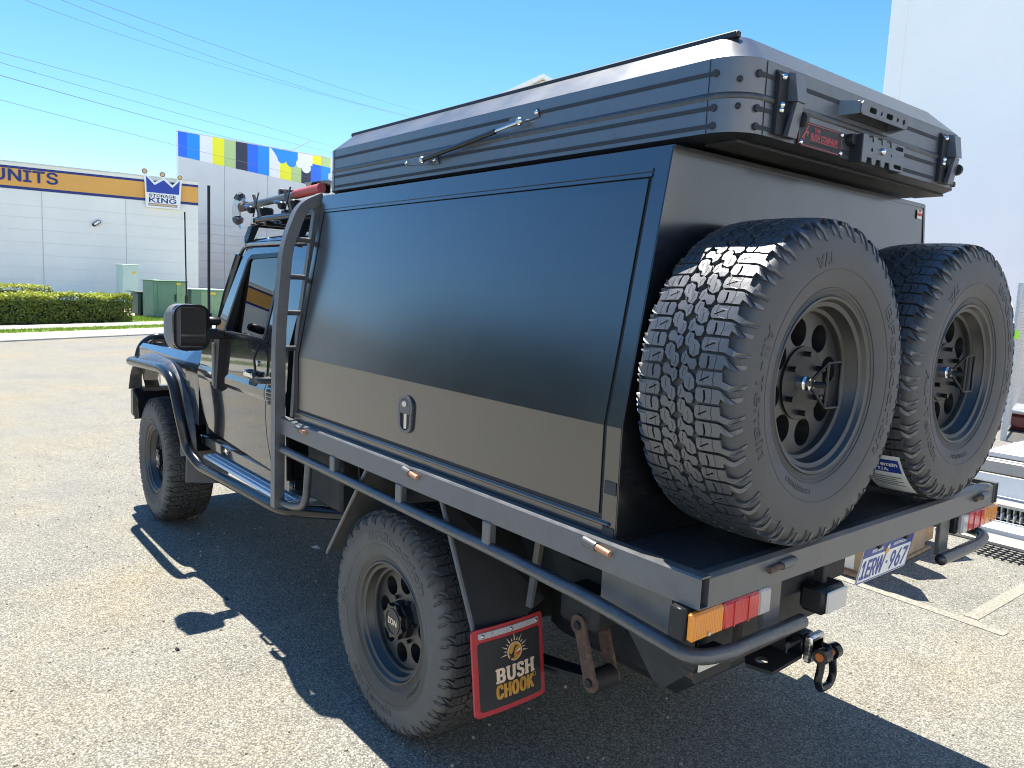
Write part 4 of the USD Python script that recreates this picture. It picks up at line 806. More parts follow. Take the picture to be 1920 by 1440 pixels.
# roof
rows = []
for x, dz, w in ((1.05, -.03, .69), (1.10, .0, .70), (1.5, .012, .702), (1.85, .008, .70), (1.97, -.018, .695), (2.02, -.055, .69)):
    rows.append([(x, w*math.sin(a), 1.885 + dz + .062*(max(0, math.cos(a)))**.55) for a in np.linspace(-PI/2, PI/2, 19)])
V = np.array(rows).reshape(-1, 3); F = []; n_ = 19
for i in range(len(rows)-1):
    for j in range(n_-1): a = i*n_+j; F += [[a, a+1, a+1+n_], [a, a+1+n_, a+n_]]
m = trimesh.Trimesh(V, F, process=False)
if m.face_normals[:, 2].mean() < 0: m.invert()
P('roof', m, 'cab_paint', smooth=50)
P('windscreen', hull([(2.125, -.76, 1.37), (2.125, .76, 1.37), (2.02, .70, 1.825), (2.02, -.70, 1.825), (2.120, -.76, 1.37), (2.120, .76, 1.37), (2.015, .70, 1.825), (2.015, -.70, 1.825)]), 'window_glass')
P('rear_wall', bx(1.045, 1.065, -.80, .80, .75, 1.38), 'cab_paint'); P('rear_window', bx(1.05, 1.056, -.62, .62, 1.40, 1.80), 'window_glass'); P('rear_window_frame', bx(1.045, 1.065, -.70, .70, 1.80, 1.885), 'cab_paint')
P('bonnet', hull([(2.2, -.62, 1.33), (2.2, .62, 1.33), (3.64, -.60, 1.235), (3.64, .60, 1.235), (3.70, -.58, 1.19), (3.70, .58, 1.19), (2.2, -.62, 1.2), (2.2, .62, 1.2), (3.70, -.58, 1.1), (3.70, .58, 1.1)]), 'cab_paint', smooth=False)
P('bonnet_scoop', hull([(2.75, -.3, 1.29), (2.75, .3, 1.29), (3.3, -.28, 1.262), (3.3, .28, 1.262), (2.8, -.26, 1.345), (2.8, .26, 1.345), (3.26, -.25, 1.335), (3.26, .25, 1.335)]), 'cab_paint', smooth=False)
P('cowl', bx(2.10, 2.24, -.74, .74, 1.30, 1.375, .02), 'black_plastic'); P('grille', bx(3.68, 3.72, -.5, .5, .80, 1.16), 'black_plastic'); P('firewall', bx(2.30, 2.34, -.80, .80, .70, 1.30), 'interior')
P('cab_floor', bx(1.06, 2.34, -.80, .80, .70, .74), 'interior')
P('bull_bar', tube([(3.74, .84, .62), (3.80, .84, .98), (3.80, .80, 1.17), (3.79, .70, 1.235), (3.79, .56, 1.19), (3.79, .50, .98)], .034, 14, fillet=.1), 'gloss_black', smooth=True, label='black bull bar hoop'); P('bull_bar', tube([(3.74, -.84, .62), (3.80, -.84, .98), (3.80, -.80, 1.17), (3.79, -.70, 1.235), (3.79, -.56, 1.19), (3.79, -.50, .98)], .034, 14, fillet=.1), 'gloss_black', smooth=True)
P('bull_bar_channel', bx(3.72, 3.84, -.88, .88, .62, .86, .03), 'gloss_black'); P('bull_bar_rail', cyl((3.79, -.55, 1.20), (3.79, .55, 1.20), .03), 'gloss_black')
a1 = P('antenna', tube([(3.70, .34, .95), (3.70, .34, 1.30), (3.70, .34, 1.50), (3.70, .34, 2.37), (3.70, .34, 2.384)], np.array([.020, .022, .011, .0105, .009])[:, None]*np.ones((1, 10)) if False else .011, 10), 'black_plastic', label='thick black radio antenna'); part(a1, 'antenna_base', tube([(3.70, .34, 1.15), (3.70, .34, 1.42)], .022, 10), 'black_plastic')
a2 = P('antenna', tube([(3.70, .508, 1.2), (3.70, .508, 1.6), (3.70, .516, 2.17)], .0055, 8), 'black_plastic', label='thin black radio antenna'); part(a2, 'antenna_base', tube([(3.70, .508, 1.2), (3.70, .508, 1.55)], .012, 8), 'black_plastic')
# interior
for yy in (.38, -.38):
    se = P('seat', bx(1.22, 1.75, yy-.25, yy+.25, .95, 1.10, .05), 'seat_cloth'); part(se, 'seat_back', hull([(1.30, yy-.24, 1.05), (1.30, yy+.24, 1.05), (1.16, yy-.22, 1.58), (1.16, yy+.22, 1.58), (1.42, yy-.24, 1.05), (1.42, yy+.24, 1.05), (1.25, yy-.22, 1.60), (1.25, yy+.22, 1.60)]), 'seat_cloth'); part(se, 'headrest', bx(1.14, 1.24, yy-.13, yy+.13, 1.62, 1.78, .03), 'seat_cloth')
P('dashboard', bx(1.95, 2.28, -.72, .72, 1.10, 1.36, .04), 'interior'); wl2 = lathe([(.178, -.012), (.19, -.012), (.196, 0), (.19, .012), (.178, .012), (.174, 0), (.178, -.012)], 32); P('steering_wheel', frame((1.80, -.38, 1.33), (-.8, 0, .6), (0, 0, 1))(wl2), 'interior', smooth=True)
P('dash_mount', bx(1.83, 1.95, .28, .42, 1.36, 1.43, .01), 'interior'); P('dash_mount', bx(1.70, 1.80, .40, .55, 1.30, 1.425, .015), 'interior'); P('rear_console', bx(1.10, 1.30, -.1, .1, 1.1, 1.5, .03), 'interior')
P('hold_strap', tube([(1.38, .845, 1.372), (1.372, .875, 1.30), (1.362, .87, 1.215)], .006, 8), 'black_plastic'); P('rear_hook', tube([(1.20, .845, 1.21), (1.245, .89, 1.205), (1.32, .885, 1.20), (1.335, .885, 1.235)], .016, 8, fillet=.03), 'black_plastic')
# roof rack
rk = P('roof_rack', tube([(2.02, .60, 2.02), (1.98, .62, 2.02), (1.15, .62, 2.02), (1.12, .60, 2.02)], .018, 10), 'black_plastic', label='black roof rack over the cab')
part(rk, 'side_rail', tube([(2.02, -.62, 2.02), (1.12, -.62, 2.02)], .018, 10), 'black_plastic')
for k in range(5): part(rk, 'cross_bar', bx(1.15+k*.205, 1.185+k*.205, -.66, .66, 1.99, 2.012, .005), 'black_plastic')
for x in (1.95, 1.28):
    for s in (1, -1):
        lg = part(rk, 'rack_leg', hull([(x-.03, .63*s, 2.01), (x+.03, .63*s, 2.01), (x-.03, .68*s, 1.99), (x+.03, .68*s, 1.99), (x-.035, .68*s, 1.895), (x+.035, .68*s, 1.895), (x-.035, .715*s, 1.885), (x+.035, .715*s, 1.885)]), 'black_plastic'); part(rk, 'clamp', bx(x-.025, x+.025, .714*s, .724*s, 1.875, 1.92, .003), 'steel')
part(rk, 'front_tube', cyl((2.03, -.60, 2.03), (2.03, .64, 2.03), .019, 12), 'steel')
for x, h in ((1.93, 2.135), (1.50, 2.15)):
    for yy in (.60, .46): part(rk, 'tool_holder', bx(x-.03, x+.03, yy-.04, yy+.04, 2.0, h-.035, .01), 'black_plastic')
    part(rk, 'holder_clamp', hull([(x+.05, .64, 2.17), (x+.07, .64, 2.17), (x-.03, .64, 2.04), (x-.05, .64, 2.04), (x+.05, .652, 2.17), (x+.07, .652, 2.17), (x-.03, .652, 2.04), (x-.05, .652, 2.04)]), 'black_plastic'); part(rk, 'holder_plate', hull([(x-.05, .655, 2.175), (x-.035, .655, 2.175), (x+.045, .655, 2.045), (x+.03, .655, 2.045), (x-.05, .659, 2.175), (x-.035, .659, 2.175), (x+.045, .659, 2.045), (x+.03, .659, 2.045)]), 'black_plastic'); part(rk, 'holder_knob', ico((x+.05, .665, 2.085), .022, 1), 'black_plastic'); part(rk, 'holder_bolt', cyl((x+.06, .66, 2.10), (x+.07, .70, 2.10), .009, 8), 'chrome')
    part(rk, 'holder_clamp', bx(x-.02, x+.02, .42, .52, 2.17, 2.215, .006), 'black_plastic')
part(rk, 'strap', bx(1.66, 1.70, .615, .648, 2.0, 2.05, .004), 'blue_strap'); part(rk, 'side_tube', cyl((1.9, .655, 2.025), (1.12, .655, 2.035), .018, 12), 'gloss_black')
# ---------------------------------------------------------------- tools on the rack
T = thing('mattock', 'steel headed mattock with grey handle and red grip on the roof rack', 'mattock', (1.8, .60, 2.12))
part(T, 'handle', tube([(2.24, .60, 2.122), (1.62, .60, 2.142)], .021, 12), 'grey_handle'); part(T, 'handle_core', tube([(1.62, .60, 2.142), (1.52, .60, 2.146)], .019, 12), 'grey_handle'); part(T, 'grip', tube([(1.52, .60, 2.146), (1.24, .60, 2.158), (1.215, .60, 2.159)], .024, 14), 'red_grip')
MU = Polygon([(2.329, 2.215), (2.287, 2.205), (2.268, 2.169), (2.304, 2.153), (2.374, 2.166), (2.414, 2.176), (2.368, 2.201)])
ML = Polygon([(2.430, 2.074), (2.323, 2.072), (2.297, 2.063), (2.322, 2.022), (2.356, 2.018), (2.384, 2.020), (2.419, 2.045)])
MS = Polygon([(2.408, 2.177), (2.268, 2.173), (2.263, 2.153), (2.312, 2.142), (2.235, 2.138), (2.235, 2.114), (2.329, 2.113), (2.334, 2.072), (2.430, 2.072), (2.444, 2.109), (2.431, 2.141)])
def lens_xz(poly, y, t):     # blade thick in the middle and thin at its rim
    c_ = poly.centroid; k = np.array(poly.exterior.coords)[:-1]; q = np.array(affinity.scale(poly, .6, .6, origin=c_).exterior.coords)[:-1]
    return hull([(x, y, z) for x, z in k] + [(x, y+s_*t, z) for x, z in q for s_ in (1, -1)])
part(T, 'head', prism_xz(MS, .592, .608), 'steel', smooth=False); part(T, 'head_eye', tube([(2.30, .60, 2.122), (2.215, .60, 2.124)], .027, 12), 'rust')
part(T, 'blade_cover', lens_xz(MU, .60, .022), 'print_dark', smooth=False); part(T, 'blade_cover', lens_xz(ML, .60, .022), 'print_dark', smooth=False)
part(T, 'pick_tip', lens_xz(Polygon([(2.373, 2.022), (2.326, 2.024), (2.311, 1.990), (2.345, 2.005)]), .60, .006), 'steel', smooth=False)
for z_ in (2.197, 2.056): part(T, 'rivet', cyl((2.30, .60, z_), (2.30, .624, z_), .006, 8), 'steel')
T = thing('shovel', 'long shovel with dark grey shaft behind the mattock on the roof rack', 'shovel', (1.8, .46, 2.19))
part(T, 'shaft', tube([(2.26, .47, 2.165), (1.60, .46, 2.195)], .014, 10), 'black_plastic'); part(T, 'blade', hull([(1.60, .42, 2.195), (1.60, .50, 2.195), (1.50, .36, 2.212), (1.50, .56, 2.212), (1.26, .36, 2.205), (1.26, .56, 2.205), (1.22, .46, 2.20), (1.50, .36, 2.206), (1.50, .56, 2.206), (1.4, .46, 2.224)]), 'gloss_black')

# ---------------------------------------------------------------- canopy box on the tray
XB, XC = -1.10, .91
CV = thing('canopy_box', 'dark satin steel canopy box with one large lift-up side door', 'canopy', (0, 0, 1.055))
sec = [(.862, 1.056), (.863, 1.359), (.734, 2.085)]
cs_ = Polygon([(y, z) for y, z in sec] + [(-y, z) for y, z in sec[::-1]])
part(CV, 'body', prism_yz(cs_.buffer(-.004, join_style='mitre'), XB, XC), 'canopy_paint', smooth=False)
def sidef(poly, d, th, s=1):              # polygon in (x, t) where t runs up the profile; offset d from face
    out = []
    for k in range(2):
        (ya, za), (yb, zb) = sec[k], sec[k+1]; L_ = math.hypot(yb-ya, zb-za); t0 = 0 if k == 0 else math.hypot(sec[1][0]-sec[0][0], sec[1][1]-sec[0][1])
        c_ = poly.intersection(sbox(-3, t0 if k else -1, 3, t0+L_ if k == 0 else 9))
        if c_.is_empty: continue
        m = extr(affinity.translate(c_, 0, -t0), th); v = np.asarray(m.vertices); dy, dz = (yb-ya)/L_, (zb-za)/L_; ny, nz = dz, -dy
        m.vertices = np.stack([v[:, 0], s*(ya + dy*v[:, 1] + ny*(d+v[:, 2])), za + dz*v[:, 1] + nz*(d+v[:, 2])], 1)
        if s > 0: m.invert()
        out.append(m)
    return trimesh.util.concatenate(out)
tz = lambda z: (z-1.056) if z < 1.359 else .303 + (z-1.359)*math.hypot(.129, .726)/.726
frm = sbox(XB, 0, XC, tz(2.085)).difference(sbox(-1.050, tz(1.107), .872, tz(2.020)))
pan = sbox(-1.038, tz(1.121), .860, tz(2.004))
for s in (1, -1):
    part(CV, 'side_frame', sidef(frm, -.0035, .006, s), 'canopy_paint', smooth=False)
    dq = part(CV, 'side_door', sidef(pan, -.0035, .0065, s), 'canopy_paint', smooth=False); part(dq, 'door_gap', sidef(sbox(-1.050, tz(1.107), .872, tz(2.020)).difference(sbox(-1.038, tz(1.121), .860, tz(2.004))), -.0036, .001, s), 'slot_dark', smooth=False)
    for k in range(2): part(CV, 'hinge_trim', sidef(sbox(-1.05, tz(2.004)+.004+k*.013, .872, tz(2.004)+.014+k*.013), .0, .006, s), 'canopy_paint', smooth=False)
    part(CV, 'bottom_lip', bx(XB+.02, XC, .862*s, .872*s, 1.094, 1.104, .003), 'canopy_paint')
    for za, zb in ((1.18, 1.215), (1.068, 1.092)): part(CV, 'black_tab', sidef(sbox(-1.096, tz(za), -1.055, tz(zb)), .003, .002, s), 'print_dark')
    # paddle latch
    def lat(poly, d, h): m = extr(affinity.translate(poly, -.066, 1.236), h); v = np.asarray(m.vertices); m.vertices = np.stack([v[:, 0], s*(.866+d+v[:, 2]), v[:, 1]], 1); m.fix_normals(); return m
    oval = unary_union([affinity.scale(Point(0, .03).buffer(.048), 1, .85), affinity.scale(Point(0, -.035).buffer(.042), 1, .75), Polygon([(-.048, .03), (.048, .03), (.042, -.035), (-.042, -.035)])])
    lt = part(dq, 'latch', lat(oval.difference(oval.buffer(-.012)), .0, .009), 'tube_paint'); part(lt, 'latch_recess', lat(oval.buffer(-.010), .0, .002), 'print_dark')
    part(lt, 'paddle', lat(oval.buffer(-.014).intersection(sbox(-.1, .005, .1, .1)), .002, .007), 'tube_paint'); part(lt, 'latch_pin', lat(sbox(-.008, -.05, .010, .008), .002, .004), 'steel'); part(lt, 'key_lock', lat(affinity.scale(Point(.0, .04).buffer(.012), 1.3, .8), .009, .004), 'steel')
part(CV, 'rear_edge', prism_yz(cs_.buffer(.001, join_style='mitre').difference(cs_.buffer(-.012, join_style='mitre')), XB-.003, XB+.01), 'canopy_paint', smooth=False)
part(CV, 'top_seam', bx(XB, XC, -.730, .730, 2.083, 2.088), 'canopy_paint')
dcl = part(CV, 'maker_decal', bx(XB-.0045, XB-.0035, -.712, -.672, 2.03, 2.062), 'plate_white', label='small red and white maker decal')
part(dcl, 'red_stripe', bx(XB-.0055, XB-.0046, -.711, -.673, 2.040, 2.050), 'print_red'); part(dcl, 'red_stripe', bx(XB-.0055, XB-.0046, -.700, -.684, 2.054, 2.062), 'print_red')

# ---------------------------------------------------------------- rooftop tent
TX0, TX1, TW = -1.249, 1.03, .673
TT = thing('rooftop_tent', 'dark grey hard shell rooftop tent closed on top of the canopy', 'rooftop tent', (0, 0, 2.11))
def rr_(inset, r): 
    return sbox(TX0+inset+r, -TW+inset+r, TX1-inset-r, TW-inset-r).buffer(r, quad_segs=6)
def ringslab(z0, z1, i0=0, i1=0, r0_=.10, r1_=.10):
    a = np.array(rr_(i0, r0_).exterior.coords)[:-1]; b = np.array(rr_(i1, r1_).exterior.coords)[:-1]; return hull([[*p, z0] for p in a] + [[*p, z1] for p in b])
part(TT, 'lower_shell', ringslab(2.117, 2.199), 'tent_shell', smooth=25); part(TT, 'upper_shell', ringslab(2.215, 2.299), 'tent_shell', smooth=25)
part(TT, 'rubber_seal', tube([[*p, 2.207] for p in np.array(rr_(.008, .10).exterior.coords)], .0125, 8), 'rubber_seal', smooth=True)
bev = part(TT, 'bevel', ringslab(2.2995, 2.378, .0, .085, .10, .06), 'tent_shell', smooth=20); part(TT, 'lid', bx(TX0+.10, TX1-.10, -TW+.10, TW-.10, 2.377, 2.384, .003), 'tent_dark')
for s in (1,): part(TT, 'lid_edge', bx(TX0+.085, TX1-.10, (TW-.10)*s, (TW-.080)*s, 2.370, 2.387, .003), 'tent_dark')
part(TT, 'base', ringslab(2.104, 2.1165, .02, .0), 'tent_dark', smooth=25)
ub = part(TT, 'under_panel', bx(-1.21, -1.11, -.62, .62, 2.097, 2.104), 'tent_dark')
for z in (2.262, 2.178, 2.134):
    for s in (1, -1):
        part(TT, 'slot', bx(-1.165, TX1-.105, (TW-.002)*s, (TW+.0012)*s, z-.0055, z+.0055), 'slot_dark', smooth=False); part(TT, 'slot_end', cyl((-1.168, (TW-.003)*s, z), (-1.168, (TW+.0016)*s, z), .0095, 12), 'slot_dark')
    part(TT, 'slot', bx(TX0-.0012, TX0+.002, -.60, .60, z-.0055, z+.0055), 'slot_dark', smooth=False)
    for s in (1, -1): part(TT, 'slot_end', cyl((TX0-.0016, .602*s, z), (TX0+.003, .602*s, z), .0095, 12), 'slot_dark')
for z in (2.117, 2.215):
    for s in (1, -1):
        part(TT, 'corner_seam', bx(-1.150, -1.1485, (TW-.001)*s, (TW+.0014)*s, z+.001, z+.082), 'slot_dark'); part(TT, 'corner_seam', bx(TX0-.0014, TX0+.001, (.573)*s, (.5745)*s, z+.001, z+.082), 'slot_dark'); part(TT, 'corner_seam', bx(.93, .9315, (TW-.001)*s, (TW+.0014)*s, z+.001, z+.082), 'slot_dark')
for z in (2.245, 2.180): part(TT, 'rivet_hole', ico((-1.222, .646, z), .008, 1), 'slot_dark')
# gas strut on the side
gs = part(TT, 'gas_strut', tube([(.135, .698, 2.176), (-.30, .698, 2.224)], .0095, 12), 'gloss_black'); part(gs, 'strut_rod', tube([(-.30, .698, 2.224), (-.42, .698, 2.238)], .0055, 10), 'chrome')
part(gs, 'strut_plate', prism_xz(Polygon([(.06, 2.155), (.30, 2.172), (.30, 2.192), (.08, 2.19)]), .6745, .678), 'tent_shell'); part(gs, 'strut_plate', prism_xz(Polygon([(-.50, 2.248), (-.35, 2.236), (-.35, 2.262), (-.49, 2.276)]), .6745, .678), 'tent_shell')
for x, z in ((.145, 2.175), (-.43, 2.239)): part(gs, 'ball_joint', ico((x, .698, z), .014, 1), 'steel')
for x, z in ((.29, 2.180), (-.49, 2.262), (.09, 2.172)): part(gs, 'screw', ico((x, .679, z), .009, 1), 'chrome')
# latches at the rear
for y0 in (.490, -.492):
    lt = part(TT, 'latch', prism_xz(Polygon([(TX0-.002, 2.125), (TX0-.012, 2.125), (TX0-.014, 2.27), (TX0-.002, 2.285)]), y0-.052, y0+.045), 'tent_dark', smooth=False)
    part(lt, 'latch_cover', hull([(TX0-.012, y0-.042, 2.283), (TX0-.032, y0-.042, 2.279), (TX0-.012, y0+.006, 2.283), (TX0-.032, y0+.006, 2.279), (TX0-.014, y0-.040, 2.212), (TX0-.044, y0-.040, 2.208), (TX0-.014, y0+.004, 2.212), (TX0-.044, y0+.004, 2.208)]), 'tent_shell', smooth=False)
    part(lt, 'latch_lever', hull([(TX0-.028, y0-.032, 2.205), (TX0-.040, y0-.032, 2.205), (TX0-.028, y0+.0, 2.208), (TX0-.040, y0+.0, 2.208), (TX0-.014, y0-.03, 2.125), (TX0-.028, y0-.03, 2.122), (TX0-.014, y0+.012, 2.125), (TX0-.028, y0+.012, 2.122)]), 'tent_shell', smooth=False)
    part(lt, 'latch_pivot', cyl((TX0-.03, y0-.05, 2.172), (TX0-.03, y0-.038, 2.172), .019, 14), 'print_dark')
    for dy, dz in ((.030, 2.266), (.030, 2.198), (.033, 2.184)): part(lt, 'screw', ico((TX0-.016, y0+dy, dz), .0085, 1), 'chrome')
# rear grab handle with slots
ghp = rpoly(.285, .036, .014).difference(unary_union([affinity.translate(rpoly(.040, .015, .007), -.075, 0), affinity.translate(rpoly(.040, .015, .007), .025, 0), Point(-.025, 0).buffer(.005), Point(.075, 0).buffer(.006), Point(.115, 0).buffer(.008)]))
gh = part(TT, 'grab_handle', place(extr(ghp, .004), (-1.303, .055, 2.246), (0, -1, 0), (-.10, 0, 1)), 'tent_shell', smooth=False)
part(gh, 'handle_foot', hull([(-1.303, .196, 2.262), (-1.303, .196, 2.230), (-1.2485, .215, 2.268), (-1.2485, .215, 2.226), (-1.303, .190, 2.262), (-1.303, .190, 2.230), (-1.2485, .18, 2.268), (-1.2485, .18, 2.226)]), 'tent_shell'); part(gh, 'handle_foot', hull([(-1.303, -.086, 2.262), (-1.303, -.086, 2.230), (-1.2485, -.105, 2.268), (-1.2485, -.105, 2.226), (-1.303, -.080, 2.262), (-1.303, -.080, 2.230), (-1.2485, -.07, 2.268), (-1.2485, -.07, 2.226)]), 'tent_shell')
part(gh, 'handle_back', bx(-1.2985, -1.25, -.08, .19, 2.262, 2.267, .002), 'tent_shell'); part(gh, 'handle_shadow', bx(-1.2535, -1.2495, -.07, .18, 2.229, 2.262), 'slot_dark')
# maker plate
def mp(m, d): m = m.copy(); return place(m, (TX0-.002-d, .418, 2.116), (0, -1, 0), (0, 0, 1), (-1, 0, 0))
mk = part(TT, 'maker_plate', mp(extr(sbox(0, 0, .228, .066), .004), 0), 'tent_dark', smooth=False, label='dark maker plate with red lettering')
part(mk, 'plate_border', mp(extr(sbox(.003, .003, .225, .063).difference(sbox(.0048, .0048, .2232, .0612)), .0008), .004), 'engrave_red', smooth=False)
part(mk, 'lettering', mp(text('THE', .010, .030, .0008).apply_translation([.078, .044, 0]), .004), 'engrave_red', smooth=False); part(mk, 'lettering', mp(text('BUSH COMPANY', .0155, .142, .0008).apply_translation([.062, .0245, 0]), .004), 'engrave_red', smooth=False); part(mk, 'underline', mp(extr(sbox(.060, .0205, .206, .0222), .0008), .004), 'engrave_red', smooth=False)
part(mk, 'lettering', mp(text('www.thebushcompany.com', .006, .140, .0006).apply_translation([.064, .0115, 0]), .004), 'print_dark', smooth=False)
fig = unary_union([LineString([(.020, .022), (.034, .036), (.046, .056)]).buffer(.0022), LineString([(.034, .038), (.048, .040), (.044, .030)]).buffer(.0018), LineString([(.026, .028), (.030, .018)]).buffer(.0018)]); part(mk, 'figure', mp(extr(fig, .0008), .004), 'engrave_red', smooth=False)
for y, z in ((.010, .058), (.218, .058), (.010, .008), (.218, .008)): part(mk, 'screw', mp(trimesh.creation.icosphere(1, .0075).apply_translation([y, z, .004]), .002), 'chrome')
# slotted accessory bracket
sbp = sbox(0, 0, .255, .078)
for k in range(3):
    for zz in (.070, .008): sbp = sbp.difference(Polygon([(.025+k*.055, zz-.009), (.062+k*.055, zz-.009), (.056+k*.055, zz+.009), (.031+k*.055, zz+.009)]))
sbp = sbp.difference(unary_union([Point(.055, .040).buffer(.006), Point(.175, .040).buffer(.004), affinity.translate(rpoly(.05, .012, .005), .222, .066), affinity.translate(rpoly(.05, .012, .005), .222, .012)]))
sbk = part(TT, 'slotted_bracket', place(extr(sbp, .004), (-1.285, .135, 2.108), (0, -1, 0), (0, 0, 1), (-1, 0, 0)), 'tent_shell', smooth=False)
part(sbk, 'bracket_side', bx(-1.285, TX0, .130, .134, 2.108, 2.186), 'tent_dark'); part(sbk, 'bracket_side', bx(-1.285, TX0, -.124, -.120, 2.108, 2.186), 'tent_shell'); part(sbk, 'bracket_back', bx(TX0-.003, TX0-.001, -.12, .13, 2.110, 2.184), 'slot_dark'); part(sbk, 'screw', ico((-1.291, .022, 2.150), .011, 1), 'chrome'); part(sbk, 'knob', cyl((-1.27, .150, 2.170), (-1.25, .150, 2.170), .016, 12), 'tent_dark')

# ---------------------------------------------------------------- spare wheels
def spare(y0, label, spin):
    C = np.array([-1.403+.128, y0, 1.489]); sp = thing('spare_wheel', label, 'spare wheel', C); f = frame(C, (-1, 0, 0), (0, 0, 1), spin)
    part(sp, 'carcass', f(_CARC), 'sidewall', smooth=40); part(sp, 'tread', f(_TREAD), 'tread_new', smooth=False); [part(sp, 'tyre_lettering', f(x_), 'rubber', smooth=False) for x_ in _LET]; [part(sp, 'sidewall_rib', f(x_), 'sidewall', smooth=40) for x_ in _RIBS]
    rm = part(sp, 'rim', f(_RIM[0]), 'rim_black', smooth=35); part(rm, 'wheel_disc', f(_RIM[1]), 'rim_black', smooth=35); part(rm, 'barrel', f(_RIM[2]), 'rim_black', smooth=35); part(rm, 'valve', f(tube([[.178, .10, .03], [.172, .097, .075]], .004, 8)), 'steel')
    f2 = frame(C, (-1, 0, 0), (0, 0, 1), 0)
    pm = part(sp, 'carrier_plate', f2(lathe([(.098, .066), (.098, .073), (.0, .073)][::-1], 40)), 'hub_black')
    for b in bolts(.078, .072, 6, .008, .020, .5): part(pm, 'stud', f2(b), 'hub_black')
    part(pm, 'carrier_arm', f2(cyl((0, 0, -.16), (0, 0, .02), .05, 16)), 'chassis_black')
    nt = part(sp, 'clamp_nut', f2(lathe([(.0, .098), (.018, .098), (.020, .090), (.016, .086), (.020, .082), (.020, .073)], 16)), 'chrome')
    hp = [(0, 0, .09), (.022, .060, .128), (.088, .060, .128), (.088, -.060, .128), (.022, -.060, .128), (0, 0, .09)]
    part(sp, 'tee_handle', f2(tube([(a, b, c) for a, b, c in hp], .0048, 8)), 'hub_black', smooth=True); part(sp, 'tee_handle_bar', f2(tube([(.022, .060, .128), (.022, -.060, .128)], .0045, 8)), 'gloss_black'); part(sp, 'screw_shaft', f2(tube([(0, 0, .08), (.022, 0, .128)], .008, 8)), 'hub_black')
    return sp, C
SPL, C1 = spare(.446, 'left spare off-road wheel, nearest the camera, with sun on its tread', -1.55)
SPR, C2 = spare(-.446, 'right spare off-road wheel with white paper tyre label on its tread', -1.15)
# paper label on the right spare's tread
def tread_patch(C, th0, th1, t0, t1, h, n=10, k=4):
    f = frame(C, (-1, 0, 0), (0, 0, 1), 0); th = np.linspace(th0, th1, n); t = np.linspace(t0, t1, k); V = np.vstack([on_tyre(np.full(k, a), t, h) for a in th]); F = []
    for i in range(n-1):
        for j in range(k-1): a = i*k+j; F += [[a, a+1, a+1+k], [a, a+1+k, a+k]]
    m = f(trimesh.Trimesh(V, F, process=False)); m.vertices = np.vstack([m.vertices]); return m
lb = part(SPR, 'paper_label', tread_patch(C2, PI+.62, PI+1.12, -.02, .105, .004), 'plate_white', smooth=True)
part(lb, 'label_band', tread_patch(C2, PI+.66, PI+.80, -.012, .098, .0055), 'plate_blue', smooth=True)
def label_text(s, h, th, t0, wide):
    m = text(s, h, wide, .001); v = np.asarray(m.vertices); m.vertices = on_tyre(th + v[:, 1]*-1/TR, t0 + v[:, 0], .0065 + v[:, 2]); m = frame(C2, (-1, 0, 0), (0, 0, 1), 0)(m); m.fix_normals(); return m
part(lb, 'lettering', label_text('All-Terrain', .016, PI+.72, -.008, .10), 'print_white', smooth=False); part(lb, 'lettering', label_text('T/A', .014, PI+.775, .025, .035), 'print_white', smooth=False)
for k in range(5): part(lb, 'label_line', tread_patch(C2, PI+.86+k*.03, PI+.868+k*.03, -.008, .09-.02*(k % 2), .0055, 3), 'print_dark', smooth=True)

# ---------------------------------------------------------------- recovery hitch and shackle
HT = thing('recovery_hitch', 'black recovery hitch with silver collar in the tow receiver', 'hitch', (-1.2, 0, .585))
part(HT, 'shank', bx(-1.23, -1.196, -.033, .033, .555, .619, .004), 'gloss_black'); cl = part(HT, 'collar', bx(-1.23, -1.202, -.044, .044, .540, .632, .007), 'steel'); part(HT, 'eye', bx(-1.282, -1.23, -.018, .018, .550, .612, .014), 'gloss_black')
for k in range(5): part(cl, 'scale_mark', bx(-1.228, -1.204-(k % 2)*.008, .0438, .0448, .556+k*.014, .5575+k*.014), 'print_dark')
part(HT, 'hitch_pin', cyl((-1.165, -.06, .587), (-1.165, .075, .587), .009, 10), 'steel'); part(HT, 'pin_clip', tube([(-1.165, .07, .60), (-1.162, .072, .565), (-1.155, .072, .545), (-1.172, .072, .535), (-1.18, .072, .548), (-1.168, .072, .562)], .0025, 6, fillet=.01), 'wire')
SH = thing('bow_shackle', 'black bow shackle with orange pin hanging from the recovery hitch', 'shackle', (-1.265, 0, .57))
bow = rounded([(-1.265, .036, .582), (-1.265, .036, .545), (-1.265, .050, .500), (-1.265, .030, .468), (-1.265, -.030, .468), (-1.265, -.050, .500), (-1.265, -.036, .545), (-1.265, -.036, .582)], .035, 7)
part(SH, 'bow', tube(bow, .0125, 12), 'gloss_black', smooth=True); 
for s in (1, -1): part(SH, 'lug', cyl((-1.265, .022*s, .582), (-1.265, .050*s, .582), .026, 16), 'gloss_black')
part(SH, 'pin', cyl((-1.265, -.06, .582), (-1.265, .0535, .582), .0135, 14), 'orange_pin')

